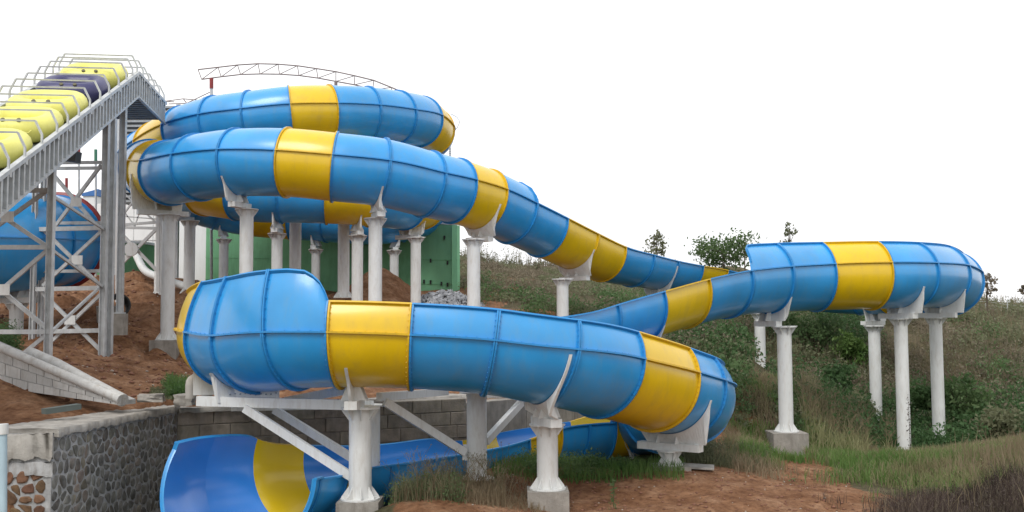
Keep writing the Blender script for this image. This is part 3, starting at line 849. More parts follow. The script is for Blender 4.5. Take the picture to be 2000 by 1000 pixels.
def stone_mesh(poly, O, ex, ey, nrm, depth, mat_, name='stone'):
    """rounded pebble-like stone standing proud of the mortar"""
    c = (sum(p[0] for p in poly)/len(poly), sum(p[1] for p in poly)/len(poly))
    # cut the corners so that the outline reads as a rounded stone
    pr = []
    for i in range(len(poly)):
        a, b, d = poly[i-1], poly[i], poly[(i+1) % len(poly)]
        pr.append((b[0]*.68 + a[0]*.32, b[1]*.68 + a[1]*.32)); pr.append((b[0]*.68 + d[0]*.32, b[1]*.68 + d[1]*.32))
    mb = MB()
    def ring(k, dd): return [O + ex*(c[0]+(p[0]-c[0])*k) + ey*(c[1]+(p[1]-c[1])*k) + nrm*dd for p in pr]
    rows = [ring(1, -.01), ring(.97, depth*.6), ring(.72, depth)]
    mb.grid(rows, 0, False, closed=True); n = len(pr)
    mb.add(rows[-1], [list(range(n))], 0)
    return mb.mesh(name, [mat_])
A3 = Vector((-10.2, 22.9, 0)); B3 = Vector((-9.5, 29.2, 0))
zt = EYE - 2.42; zb_ = EYE - 5.6
sw = empty('stone_wall', (A3.x, A3.y, zb_), 0, 'retaining wall of mosaic stones in pale mortar with a cement top, at the lower left', 'stone wall')
ex = (B3 - A3).normalized(); nrm = Vector((ex.y, -ex.x, 0))
wlen = (B3 - A3).length
core = MB()
core.prism([A3 + UP*zb_, B3 + UP*zb_, B3 + UP*zt, A3 + UP*zt], -nrm * 2.2)
core.build('mortar_core', M_MORTAR, sw)
r_ = random.Random(11)
for poly in voronoi(wlen - .05, zt - .12 - zb_ - .6, .25, .27, r_, .045):
    child('stone', stone_mesh(poly, A3 + UP*(zb_ + .6), ex, UP, nrm, r_.uniform(.012, .03), M_STONE), sw)
# end face toward the viewer
ex2 = Vector((-1, -.06, 0)).normalized(); n2 = Vector((ex2.y, -ex2.x, 0)); n2 = -n2 if n2.y > 0 else n2
for poly in voronoi(.84, .95, .30, .26, r_, .045):
    child('stone', stone_mesh(poly, A3 + ex2*.12 + UP*(zt - 1.75) + n2*.04, ex2, UP, n2, r_.uniform(.03, .06), M_STONEB), sw)
ef = MB(); ef.prism([A3 + UP*zb_ + nrm*0, A3 + ex2*2.2 + UP*zb_, A3 + ex2*2.2 + UP*(zt-.05), A3 + UP*(zt-.05)], n2*.045)
ef.build('cement_face', M_MORTAR, sw)
def rough_slab(name, pts_top, th, m, parent, seed=0, sub=.12):
    """slab over a quad outline with uneven edges"""
    r = random.Random(seed); a, b, c, d = [Vector(p) for p in pts_top]
    n = max(4, int((b-a).length/sub)); mm = 5
    rows = []
    for i in range(n + 1):
        u = i/n; p = a.lerp(b, u); q = d.lerp(c, u)
        row = []
        for j in range(mm + 1):
            v = j/mm; w = p.lerp(q, v)
            w = w + Vector((r.uniform(-.03, .03), r.uniform(-.03, .03), r.uniform(-.015, .02)))
            row.append(w)
        lo1 = row[0] + Vector((0, 0, -th*r.uniform(.88, 1.12))); lo2 = row[-1] + Vector((0, 0, -th))
        rows.append([lo1] + row + [lo2])
    mb = MB(); mb.grid(rows, 0, True)
    mb.add(rows[0], [list(range(len(rows[0])))]); mb.add(rows[-1], [list(range(len(rows[0])))])
    return mb.build(name, m, parent)
rough_slab('cement_cap', [A3 + nrm*.1 + UP*(zt+.10), B3 + nrm*.07 + UP*(zt+.10), B3 - nrm*.75 + UP*(zt+.12), A3 - nrm*1.5 + UP*(zt+.12)], .17, M_CAP, sw, 2)
rough_slab('broken_cement_lump', [A3 + nrm*.04 + n2*.14 + UP*(zt+.02), A3 + ex2*.95 + n2*.14 + UP*(zt-.02), A3 + ex2*.95 + UP*(zt), A3 + nrm*.04 + UP*(zt)], .55, M_CAP, sw, 5, .07)
rough_slab('cement_patch', [A3 + nrm*.02 + n2*.09 + UP*(zt-.62), A3 + ex2*.9 + n2*.09 + UP*(zt-.62), A3 + ex2*.9 + UP*(zt-.6), A3 + UP*(zt-.6)], .3, M_MORTAR, sw, 6, .1)

# block retaining wall behind the trough
W0, W1, W2 = Vector((-9.5, 29.2, 0)), Vector((-1.5, 33.4, 0)), Vector((3.2, 38.6, 0))
bw = empty('retaining_wall', (W0.x, W0.y, zb_), 0, 'long weathered block retaining wall behind the lowest trough', 'retaining wall')
rb = random.Random(5)
for (a, b, bwid, bh, m_, zt_) in ((W0, W1, .98, .42, M_BLOCK, EYE-2.47), (W1, W2, 2.7, 1.15, M_BLOCKG, EYE-2.62)):
    e = (b-a).normalized(); n = Vector((e.y, -e.x, 0)); L_ = (b-a).length
    cb = MB(); cb.prism([a + UP*zb_ - n*.03, b + UP*zb_ - n*.03, b + UP*(zt_-.02) - n*.03, a + UP*(zt_-.02) - n*.03], -n*.6)
    cb.build('wall_core', M_CONC, bw)
    rows_ = int((zt_ - zb_) / bh) - 1
    for j in range(min(rows_, 6)):
        x = -(bwid*.5) if j % 2 else 0.0
        while x < L_ - .05:
            w_ = bwid * rb.uniform(.85, 1.15); x0 = max(0, x); x1 = min(L_, x + w_)
            if x1 - x0 > .12:
                g = .007; pr = rb.uniform(.0, .02)
                z1 = zt_ - j*bh - g; z0 = zt_ - (j+1)*bh + g
                p = a + e*(x0+g); q = a + e*(x1-g)
                mb = MB()
                f = n*pr; bv = .02
                o4 = [p + UP*z0, q + UP*z0, q + UP*z1, p + UP*z1]
                i4 = [p + e*bv + UP*(z0+bv), q - e*bv + UP*(z0+bv), q - e*bv + UP*(z1-bv), p + e*bv + UP*(z1-bv)]
                rws = [[v - n*.03 for v in o4], [v + f for v in o4], [v + f + n*.015 for v in i4]]
                mb.grid(rws, 0, False, closed=True); mb.add(rws[-1], [[0,1,2,3]])
                mb.build('block', m_, bw)
            x += w_
rough_slab('cement_coping', [W1 + Vector((-3.6,-1.9,0)) + UP*(EYE-2.40), W2 + UP*(EYE-2.5), W2 + Vector((-.5,.5,0)) + UP*(EYE-2.5), W1 + Vector((-4.0,-1.3,0)) + UP*(EYE-2.40)], .16, M_CAP, bw, 8, .3)
rough_slab('cement_coping', [W0 + UP*(EYE-2.38) + Vector((.1,-.1,0)), W0 + Vector((2.2,1.1,0)) + UP*(EYE-2.42), W0 + Vector((2.0,1.6,0)) + UP*(EYE-2.42), W0 + Vector((-.2,.5,0)) + UP*(EYE-2.38)], .14, M_CAP, bw, 9, .2)

# loose concrete pieces and pipes by the corner
def lump(name, c, sx, sy, sz, m, label, cat, rz=0.0, seed=0, group=None):
    bm = bmesh.new(); bmesh.ops.create_cube(bm, size=1)
    bmesh.ops.subdivide_edges(bm, edges=bm.edges, cuts=2, use_grid_fill=True)
    r = random.Random(seed)
    for v in bm.verts:
        k = .06
        v.co += Vector((r.uniform(-k, k), r.uniform(-k, k), r.uniform(-k, k)))
        v.co.x *= sx; v.co.y *= sy; v.co.z *= sz
    me = bpy.data.meshes.new(name); bm.to_mesh(me); bm.free(); me.materials.append(m)
    o = link(bpy.data.objects.new(name, me)); o.location = c; o.rotation_euler = (0, 0, rz)
    return tag(o, label, cat, group)
lump('concrete_ring_piece', P(296, 777, 27.6), .62, .55, .2, M_CAP, 'round-edged concrete piece lying on the end of the stone wall top', 'concrete piece', .2, 1)
lump('concrete_block', P(361, 781, 28.9), .5, .5, .3, M_CAP, 'square concrete block under the two bent pipes', 'concrete block', .1, 2)
mb = MB(); mb.box((-.03, -.12, -.08), (.85, .12, .05)); bx_ = mb.build('steel_channel', mat('dull_green_steel', (.10,.12,.11), .6)); bx_.location = P(88, 802, 24.6); bx_.rotation_euler = (0, math.radians(-4), math.radians(52)); tag(bx_, 'dull dark steel channel lying along the cement wall top', 'steel channel')
M_CPIPE = mat('dusty_pipe', (.42, .40, .37), .75, var=.12, dirt=(.2,.15,.1), dirt_amt=.5)
def pipe(name, pts, r, label, cat, m=M_CPIPE, n=12):
    # rounded corners
    q = [Vector(p) for p in pts]; out = [q[0]]
    for a, b, c in zip(q, q[1:], q[2:]):
        k = min(.35, r*3 / max(.01, (b-a).length), r*3 / max(.01, (c-b).length))
        p0 = b.lerp(a, k); p1 = b.lerp(c, k)
        for t in (0, .25, .5, .75, 1): out.append(p0*(1-t)**2 + b*2*t*(1-t) + p1*t*t)
    out.append(q[-1]); mb = MB(); mb.tube(out, r, n, 0)
    return tag(mb.build(name, m), label, cat)
pipe('bent_pipe', [P(373, 778, 27.4), P(373, 740, 27.4), P(412, 738, 28.1), P(440, 745, 28.6)], .15, 'thick grey bent pipe rising left of the steel frame', 'pipe')
pipe('upright_pipe', [P(404, 778, 27.8), P(404, 745, 27.8), P(436, 741, 28.8)], .14, 'shorter grey bent pipe beside the thick one', 'pipe')
pipe('drain_pipe', [P(205, 487, 55), P(262, 488, 54), P(281, 530, 53), P(318, 545, 52.5), P(364, 560, 51.5)], .2, 'long white drain pipe stepping down before the green tank', 'pipe', M_WHITE)
pipe('water_pipe', [P(6, 840, 20.5), P(6, 1090, 20.5)], .075, 'pale blue upright pipe at the left frame edge', 'pipe', mat('pale_blue_pipe', (.42, .55, .62), .5))
mb = MB(); mb.tube([P(6, 828, 20.5), P(6, 848, 20.5)], .1, 12); tag(mb.build('pipe_collar', M_WHITE), 'white collar on the pale blue upright pipe', 'pipe collar')

# white block-faced ramp at far left
M_WRAMP = mat('whitewashed_block', (.46, .46, .45), .8, var=.12, scale=4, dirt=(.25,.21,.17), dirt_amt=.6, objvar=.08, bump=.008)
rp = empty('block_ramp', P(0, 750, 28), 0, 'whitewashed sloping parapet of blocks coming down at the left edge', 'ramp wall')
ra, rb2 = P(-60, 655, 29.2), P(236, 782, 26.6)
wbl = 8; e = (rb2-ra)
dn = Vector((0, 0, -1))
cbm = MB(); nn = Vector((e.y, -e.x, 0)).normalized()
hgt = lambda u: 1.35*(1-u) + .12*u
cbm.prism([ra, rb2, rb2 + dn*hgt(1), ra + dn*hgt(0)], -nn*.5); cbm.build('ramp_core', M_MORTAR, rp)
for j in range(3):
    x = -.05*(j % 2)
    while x < .98:
        u0, u1 = max(.0, x), min(1, x + .105); x += .105
        if u1 - u0 < .02: continue
        def q(u, v): return ra + e*u + dn*(hgt(u)*v)
        v0, v1 = j/3 + .01, (j+1)/3 - .015
        u0 += .003; u1 -= .003
        mb = MB(); o4 = [q(u0, v1), q(u1, v1), q(u1, v0), q(u0, v0)]
        rws = [[p for p in o4], [p + nn*.03 for p in o4]]
        mb.grid(rws, 0, False, closed=True); mb.add(rws[-1], [[0,1,2,3]]); mb.build('block', M_WRAMP, rp)
mb = MB(); mb.tube([P(60, 690, 29.0), P(110, 712, 28.4), P(170, 745, 27.6), P(240, 782, 26.7)], .17, 12); mb.build('rounded_kerb', M_WRAMP, rp)
mb = MB(); mb.tube([ra + UP*.03, ra.lerp(rb2, .5) + UP*.03, rb2 + UP*.03], .12, 10); mb.build('rounded_kerb', M_WRAMP, rp)

# ---------------------------------------------------------------- buildings
M_GREEN = mat('green_wall_paint', (.18, .45, .24), .75, var=.1, scale=.8, dirt=(.07,.22,.10), dirt_amt=.5, dscale=.5)
M_GREEN2 = mat('light_green_wall_paint', (.20, .48, .27), .75, var=.08, scale=.8, dirt=(.12,.32,.17), dirt_amt=.4, dscale=.5)
M_WWALL = mat('white_wall_paint', (.72, .74, .75), .7, var=.04, scale=.6, dirt=(.5,.5,.5), dirt_amt=.3, dscale=.5)
M_DARK = mat('dark_opening', (.015, .02, .018), .6)
gb = empty('green_building', P(892, 570, 57), 0, 'windowless green building with small dark slots behind the white columns', 'building')
def wall_quad(name, m, parent, a, b, z0, z1a, z1b, th=.3):
    a = Vector((a[0], a[1], 0)); b = Vector((b[0], b[1], 0)); e = (b-a).normalized(); n = Vector((-e.y, e.x, 0))
    mb = MB(); mb.prism([a + UP*z0, b + UP*z0, b + UP*z1b, a + UP*z1a], n*th); return mb.build(name, m, parent)
def gpt(px, D): p = P(px, 500, D); return (p.x, p.y)
g0, g1, g2 = gpt(402, 66), gpt(800, 59.5), gpt(893, 58)
zt1 = P(893, 440, 58).z
wall_quad('wall', M_GREEN, gb, g0, g1, EYE-1.5, P(402, 405, 66).z, P(800, 425, 59.5).z)
wall_quad('wall', M_GREEN2, gb, g1, g2, EYE-1.5, P(800, 428, 59.5).z, zt1)
wall_quad('wall', M_GREEN2, gb, g2, (g2[0]-.7, g2[1]+9), EYE-1.5, zt1, zt1)
rf_ = MB(); rf_.prism([Vector((g0[0], g0[1], P(402, 405, 66).z)), Vector((g2[0], g2[1], zt1)), Vector((g2[0]-.7, g2[1]+9, zt1)), Vector((g0[0]+.6, g0[1]+9, P(402, 405, 66).z))], UP*.12); rf_.build('roof', M_WWALL, gb)
for px_, py_ in ((868,464),(841,509),(874,513),(784,503),(788,545),(828,550),(841,551),(862,554),(874,556)):
    t = (px_-800)/93; D_ = 59.5 - 1.5*max(0, t) - .06 if px_ > 800 else 59.9 - .1
    c = P(px_, py_, D_); mb = MB(); mb.box((c.x-.05, c.y-.03, c.z-.11), (c.x+.05, c.y+.06, c.z+.11)); mb.build('slot', M_DARK, gb)
for z_off, f in ((1.1, 1), (2.6, 1), (4.0, 1)):
    a, b = Vector((g1[0], g1[1]-.012, EYE + z_off - .35)), Vector((g2[0], g2[1]-.012, EYE + z_off - .5)); mb = MB(); mb.beam(a, b, .03, .05); mb.build('joint_line', M_GREEN, gb)
    a, b = Vector((g0[0], g0[1]-.012, EYE + z_off + .25)), Vector((g1[0], g1[1]-.012, EYE + z_off - .35)); mb = MB(); mb.beam(a, b, .03, .04); mb.build('joint_line', M_GREEN, gb)
wb = empty('white_building', P(300, 560, 70), 0, 'pale white building wall between the green tank and the green building', 'building')
w0, w1 = gpt(150, 74), gpt(404, 67.5)
wall_quad('wall', M_WWALL, wb, w0, w1, EYE-1.5, P(150, 405, 74).z, P(404, 385, 67.5).z)
rf_ = MB(); rf_.prism([Vector((w0[0], w0[1], P(150, 405, 74).z)), Vector((w1[0], w1[1], P(404, 385, 67.5).z)), Vector((w1[0], w1[1]+7, P(404, 385, 67.5).z)), Vector((w0[0], w0[1]+7, P(150, 405, 74).z))], UP*.15); rf_.build('roof', M_WWALL, wb)
for px_ in (180, 232, 262, 300, 340, 372):
    t = (px_-150)/254; q = P(px_, 450, 74 - 6.5*t - .1); mb = MB(); mb.beam(Vector((q.x, q.y, EYE-1)), Vector((q.x, q.y, P(px_, 402, q.y).z)), .05, .12); mb.build('panel_joint', M_GALV, wb)
tk = empty('green_tank', P(190, 560, 60), 0, 'round dark green tank behind the steel tower', 'tank')
q = P(188, 500, 61); zt_ = P(188, 468, 57.5).z
mb = MB(); mb.lathe([(3.1, EYE-1.5), (3.35, EYE+1.5), (3.45, zt_)], 40, c=(q.x, q.y, 0)); mb.build('shell', M_GREEN, tk)
mb = MB(); mb.lathe([(3.5, zt_-.1), (3.5, zt_+.06), (0, zt_+.2)], 40, c=(q.x, q.y, 0)); mb.build('lid', M_WWALL, tk)
mb = MB(); mb.lathe([(3.40, EYE+1.9), (3.46, EYE+1.95), (3.46, EYE+2.05), (3.41, EYE+2.1)], 40, c=(q.x, q.y, 0)); mb.build('band', M_GREEN, tk)
sb = empty('blue_roof_hut', P(176, 395, 95), 0, 'tiny far hut with a blue roof seen through the tower', 'hut')
c = P(176, 385, 95); M_HB = mat('blue_sheet', (.05, .16, .42), .6)
mb = MB(); mb.box((c.x-.65, c.y, c.z-4), (c.x+.65, c.y+1.5, c.z+.1)); mb.build('wall', M_WWALL, sb)
mb = MB(); mb.prism([Vector((c.x-.75, c.y-.1, c.z+.1)), Vector((c.x+.75, c.y-.1, c.z+.1)), Vector((c.x+.75, c.y-.1, c.z+.75)), Vector((c.x-.75, c.y-.1, c.z+.35))], (0, 1.7, 0)); mb.build('roof', M_HB, sb)
# pale far building on the right skyline
fb_ = empty('far_shed', P(1965, 620, 160), 0, 'pale long shed roof just above the right ridge', 'shed')
mb = MB(); a = P(1915, 606, 160); b = P(2080, 592, 160)
mb.prism([a, P(1960, 597, 160), b, b - UP*8, a - UP*8], (0, 12, 0)); mb.build('wall', mat('pale_far_wall', (.62, .66, .72), .8, var=.03), fb_)
mb = MB(); mb.prism([a + UP*.02 - Vector((0,.3,0)), P(1960, 596, 159.7), b + UP*.1 - Vector((0,.3,0)), b + UP*.6 - Vector((0,.3,0)), P(1960, 592, 159.7), a + UP*.5 - Vector((0,.3,0))], (0, 13, 0)); mb.build('roof', M_WWALL, fb_)
# fence on the right ridge
fe = empty('wire_fence', P(1960, 612, 72), 0, 'thin wire fence along the right end of the ridge', 'fence')
prev = None
for px_, py_, h_ in ((1893, 598, .9), (1925, 600, .9), (1967, 585, 1.6), (2012, 604, .9), (2060, 610, .9)):
    q = P(px_, py_, 70); g_ = gz(q.x, q.y)
    mb = MB(); mb.tube([Vector((q.x, q.y, g_-.2)), Vector((q.x, q.y, max(q.z, g_+.6)))], .035, 6); mb.build('post', M_GALV, fe)
    if prev:
        for k in (.35, .65, .95):
            mb = MB(); mb.tube([Vector((prev[0], prev[1], prev[2] + .75*k)), Vector((q.x, q.y, g_ + .75*k))], .012, 4); mb.build('wire', M_GALV, fe)
    prev = (q.x, q.y, g_)

# heap of broken stone
def rubble(name, c, rx, ry, h, n, size, m, label, cat, kind='stuff'):
    r = np.random.default_rng(3); V = []; F = []
    base = np.array([(1,0,0),(-1,0,0),(0,1,0),(0,-1,0),(0,0,1),(0,0,-1)], float)
    tri = [(0,2,4),(2,1,4),(1,3,4),(3,0,4),(2,0,5),(1,2,5),(3,1,5),(0,3,5)]
    for i in range(n):
        a = r.random()*2*math.pi; d = r.random()**.5
        x, y = c[0]+math.cos(a)*d*rx, c[1]+math.sin(a)*d*ry
        z = gz0[0] if False else c[2] + h*(1-d**1.6) * (1 + .2*r.random())
        s = size*(.5+r.random()) * np.array([1, .35+.5*r.random(), .3+.4*r.random()])
        q = np.linalg.qr(r.normal(size=(3,3)))[0]
        b = len(V)*1; V.append((base*s*(.8+.4*r.random((6,1)))) @ q + np.array([x, y, z])); F += [[6*i+k for k in t] for t in tri]
    me = fastmesh(name, np.concatenate(V), np.array(F), m)
    o = link(bpy.data.objects.new(name, me)); o['kind'] = kind; tag(o, label); return o
q = P(868, 590, 51); M_RUB = mat('grey_rubble', (.30, .31, .33), .9, var=.5, scale=4)
rubble('rubble_heap', (q.x, q.y, gz(q.x, q.y)-.1), 2.1, 1.4, .75, 1100, .14, M_RUB, 'heap of grey broken stone before the green building', 'rubble')

# ---------------------------------------------------------------- big blue tunnel with red end at left
M_RED = mat('red_gelcoat', (.26, .03, .03), .4, var=.1)
TB = Path([('C', -330, 470, 39, 0, 1.95), ('C', -160, 470, 38.2, 0, 2.0), ('C', -30, 470, 38.6, 0, 2.0), ('C', 60, 470, 40.2, 0, 1.95), ('C', 112, 471, 42.3, 0, 1.85)])
tun = empty('tunnel_slide', P(60, 560, 40), 0, 'big blue tunnel tube with a red end ring behind the steel tower', 'slide tunnel')
nt = round(TB.len/2.2)
build_slide(tun, TB, [(TB.len*k/nt, TB.len*(k+1)/nt, 'B') for k in range(nt)], [(0, 180), (99, 180)], [(0, 180), (99, 180)])
C, T, S, U, r = TB.at(TB.len)
mb = MB(); rws = []
for dr, dt in ((.0, .0), (.16, .0), (.2, .12), (.05, .5), (-.35, .62), (-1.84, .7)):
    rws.append([C + T*dt + S*math.sin(a)*(r+dr) - U*math.cos(a)*(r+dr) for a in [2*math.pi*k/40 for k in range(40)]])
mb.grid(rws, 0, True, closed=True); mb.build('red_end_ring', M_RED, tun)
column(35, 39.6, 662, .52, 'white column on a grey block carrying the big blue tunnel', TB, s_near(TB, 35, 39.6), pier=(1.1, 1.0), span=60, tip=(-60, 60), bottom=.25, w=.55)

# ---------------------------------------------------------------- raft conveyor on its tower
conv = empty('raft_conveyor', (-15.2, 38, gz(-15.2, 38)), 0, 'grey steel conveyor climbing to a peak with hoop rails, carrying rafts upward', 'conveyor')
def rail(D):
    t = (D - 27)/15; return Vector((-13.5 - 2.06*t, D, EYE + 4.02 + (10.42-4.02)*t))
PK = rail(42)
def rail2(D): return Vector((PK.x - .137*(D-42), D, PK.z - .012*(D-42)))
XV = Vector((-1, -.137, 0)).normalized(); WID = 2.95
M_PANEL = mat('grey_side_panel', (.33, .35, .36), .5, metal=.15, var=.12, scale=3, dirt=(.2,.17,.14), dirt_amt=.35)
for nm, f, d0, d1, w_, hh in (('up', rail, 20, 42, WID, 1.02), ('level', rail2, 42, 47.7, WID, .98)):
    a, b = f(d0), f(d1)
    for side in (0, 1):
        o = XV*(w_*side)
        mb = MB(); mb.prism([a+o, b+o, b+o-UP*hh, a+o-UP*hh], XV*.06*(1 if side == 0 else -1)); mb.build('side_panel', M_PANEL, conv)
        mb = MB(); mb.beam(a+o-XV*.05, b+o-XV*.05, .16, .12); mb.build('top_rail', M_GALV, conv)
        mb = MB(); mb.beam(a+o-UP*hh-XV*.04, b+o-UP*hh-XV*.04, .12, .08); mb.build('bottom_rail', M_GALV, conv)
    D_ = d0 + .2
    while D_ < d1:       # ribs on the outer side
        p = f(D_) - XV*.05
        mb = MB(); mb.beam(p - UP*.05, p - UP*(hh-.03), .09, .10, up=Vector((1,0,0))); mb.build('rib', M_GALV, conv); D_ += .43
    mb = MB(); mb.prism([a-UP*.55, b-UP*.55, b-UP*.55+XV*w_, a-UP*.55+XV*w_], UP*.06); mb.build('belt_deck', mat('conveyor_deck', (.22, .24, .24), .6, metal=.2), conv)
    D_ = d0 + .3
    while D_ < d1:       # cross slats seen from below
        p = f(D_) - UP*(hh*.8); mb = MB(); mb.beam(p, p + XV*w_, .1, .14); mb.build('cross_slat', M_PANEL, conv); D_ += .42 if nm == 'level' else .9
for D_, f, w_ in [(d, rail, WID) for d in (25.9, 27.2, 28.45, 29.9, 31.3, 32.4, 33.6, 34.9, 36.2, 37.4, 38.8, 40.0, 41.0, 41.8)] + [(d, rail2, WID) for d in (42.9, 44.0, 45.1, 46.2, 47.3)]:
    p = f(D_); mb = MB()
    pts = [p - XV*.06 - UP*.05, p - XV*.06 + UP*.32, p + XV*.14 + UP*.74, p + XV*(w_-.14) + UP*.74, p + XV*(w_+.06) + UP*.32, p + XV*(w_+.06) - UP*.05]
    for a, b in zip(pts, pts[1:]): mb.beam(a, b, .055, .055, up=Vector((.1, 1, .2)))
    mb.box((-.07, -.07, -.12), (.07, .07, .05), 0, Matrix.Translation(pts[0]))
    mb.build('rail_hoop', M_GALV, conv)
tw = empty('steel_tower', (-15.2, 38, EYE-1.7), 0, 'grey lattice steel tower under the conveyor with crossed braces', 'steel tower')
def post(px, D, py_b, top, w=.2, nm='post'):
    q = P(px, 500, D); zb = P(px, py_b, D).z; mb = MB()
    # H profile
    mb.box((q.x-w/2, q.y-.1, zb), (q.x-w/2+.025, q.y+.1, top)); mb.box((q.x+w/2-.025, q.y-.1, zb), (q.x+w/2, q.y+.1, top)); mb.box((q.x-w/2+.026, q.y-.015, zb), (q.x+w/2-.026, q.y+.015, top))
    o = mb.build(nm, M_GALV, tw)
    fb = MB(); fb.box((q.x-w*.75, q.y-.17, zb-.05), (q.x+w*.75, q.y+.17, zb-.003)); fb.build('foot_plate', M_GALV, o)
    pb = MB(); pb.box((q.x-w, q.y-.25, zb-.9), (q.x+w, q.y+.25, zb-.053)); pb.build('footing', M_CONC, o)
    return q
ztop = lambda D: rail(D).z - 1.05
post(98, 31.5, 800, ztop(31.5), .2); post(-88, 31.9, 800, ztop(31.9), .2)
post(203, 37.7, 706, ztop(37.7), .22); post(217, 38.1, 706, ztop(38.1), .2); post(236, 40.6, 610, ztop(40.6), .24)
post(66, 38.3, 700, ztop(38.3), .16); post(82, 39.2, 700, ztop(39.2), .16)
def br(a, b, nm='brace', w=.09, h=.12): mb = MB(); mb.beam(a, b, w, h); return mb.build(nm, M_GALV, tw)
for y_ in (448, 565, 648): br(P(70, y_, 38.3), P(207, y_-3, 37.8), 'horizontal', .1, .16)
for y_ in (318, 329, 436, 530): br(P(106 if y_ < 400 else 82, y_, 39), P(212, y_-1, 38.2), 'horizontal', .08, .12)
for (a, b) in (((105, 342), (198, 452)), ((108, 442), (198, 322)), ((82, 446), (198, 560)), ((84, 558), (198, 452)), ((80, 569), (196, 684)), ((77, 690), (198, 574))):
    br(P(a[0], a[1], 38.4), P(b[0], b[1], 37.9))
for y_ in (483, 372, 648): br(P(-86, y_, 31.9), P(98, y_, 31.5), 'horizontal', .1, .14)
for (a, b) in (((-88, 500), (98, 368)), ((-88, 360), (96, 484)), ((-88, 645), (96, 486)), ((-88, 490), (96, 645)), ((-88, 800), (96, 650)), ((-88, 650), (98, 798))):
    br(P(a[0], a[1], 31.8), P(b[0], b[1], 31.6))
for (a, Da, b, Db) in (((98, 486), 31.5, (200, 560), 37.7), ((98, 650), 31.5, (196, 560), 37.7), ((98, 380), 31.5, (203, 448), 37.7)): br(P(*a, Da), P(*b, Db), 'side_brace', .07, .09)
for (x, y_, D_) in ((138, 625, 38.1), (152, 508, 38.1), (150, 395, 38.1), (10, 725, 31.6), (16, 424, 31.6), (8, 566, 31.6)):
    mb = MB(); c = P(x, y_, D_); mb.box((c.x-.2, c.y-.08, c.z-.17), (c.x+.2, c.y-.05, c.z+.17)); mb.build('gusset_plate', M_WHITE, tw)
lt = empty('lattice_frame', P(265, 600, 47), 0, 'white crossed lattice frame behind the tower, before the green tank', 'steel frame')
def lb(a, b, w=.1, Da=47, Db=47, nm='brace'): mb = MB(); mb.beam(P(*a, Da), P(*b, Db), w, w); return mb.build(nm, M_WHITE, lt)
lb((229, 590), (229, 300), .14, nm='post'); lb((309, 570), (309, 400), .14, nm='post')
lb((229, 440), (308, 434), .12, nm='horizontal'); lb((229, 444), (308, 446), .12, nm='horizontal')
lb((229, 448), (306, 528), .13); lb((226, 527), (307, 446), .13); lb((226, 520), (262, 484), .08); lb((229, 365), (306, 436), .07); lb((229, 436), (275, 372), .07)
lb((229, 395), (262, 440), .05); lb((236, 422), (306, 428), .05, nm='horizontal'); lb((250, 470), (306, 470), .04, nm='rail'); lb((262, 445), (285, 380), .05)
mb = MB(); c = P(257, 487, 46.9); mb.tube([c, c + Vector((0, -.1, 0))], .32, 16, smooth=False); mb.build('joint_plate', M_WHITE, lt)
fl = empty('floodlight', P(133, 300, 37), 0, 'dark floodlight box fixed under the conveyor edge', 'floodlight')
c = P(133, 305, 37.2); mb = MB(); mb.prism([c + Vector((-.3,0,-.12)), c + Vector((.25,0,-.2)), c + Vector((.3,0,.2)), c + Vector((-.02,0,.2))], (0, .5, 0)); mb.build('housing', mat('dark_housing', (.07,.075,.08), .6), fl)
mb = MB(); mb.beam(c + Vector((0,.2,.15)), c + Vector((.1,.2,.7)), .05, .05); mb.build('bracket', M_GALV, fl)
M_REDP = mat('red_pole_paint', (.25, .03, .03), .6); M_GRNP = mat('green_pole_paint', (.05, .2, .12), .6)
for px_, y0, y1, D_, m_, lab in ((154, 283, 470, 56, M_REDP, 'thin pole with dark red top left of the others behind the tower'), (187, 292, 480, 54, M_GRNP, 'thin pole with green top behind the tower'), (130, 348, 470, 60, M_REDP, 'lowest thin pole with red top behind the tower')):
    po = empty('thin_pole', P(px_, y1, D_), 0, lab, 'pole')
    mb = MB(); mb.tube([P(px_, y1+60, D_), P(px_, y0+22, D_)], .06, 8); mb.build('shaft', M_GALV, po)
    mb = MB(); mb.tube([P(px_, y0+22, D_), P(px_, y0, D_)], .085, 8); mb.build('painted_top', m_, po)

lv = empty('platform_tower', P(270, 560, 59), 0, 'grey louvred start platform tower half hidden behind the left bends of the tubes', 'platform tower')
a_, b_2 = P(227, 500, 58), P(345, 500, 58)
zt2, zb2 = P(227, 205, 58).z, P(227, 395, 58).z
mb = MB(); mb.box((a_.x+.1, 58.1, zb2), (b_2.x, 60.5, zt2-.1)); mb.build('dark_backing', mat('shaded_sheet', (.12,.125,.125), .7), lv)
zz = zb2
while zz < zt2:
    mb = MB(); mb.box((a_.x, 57.95, zz), (b_2.x, 58.06, zz+.12)); mb.build('louvre_slat', M_PANEL, lv); zz += .27
for x_ in (a_.x, b_2.x):
    mb = MB(); mb.box((x_-.1, 57.85, EYE-.5), (x_+.1, 58.1, zt2)); mb.build('post', M_GALV, lv)
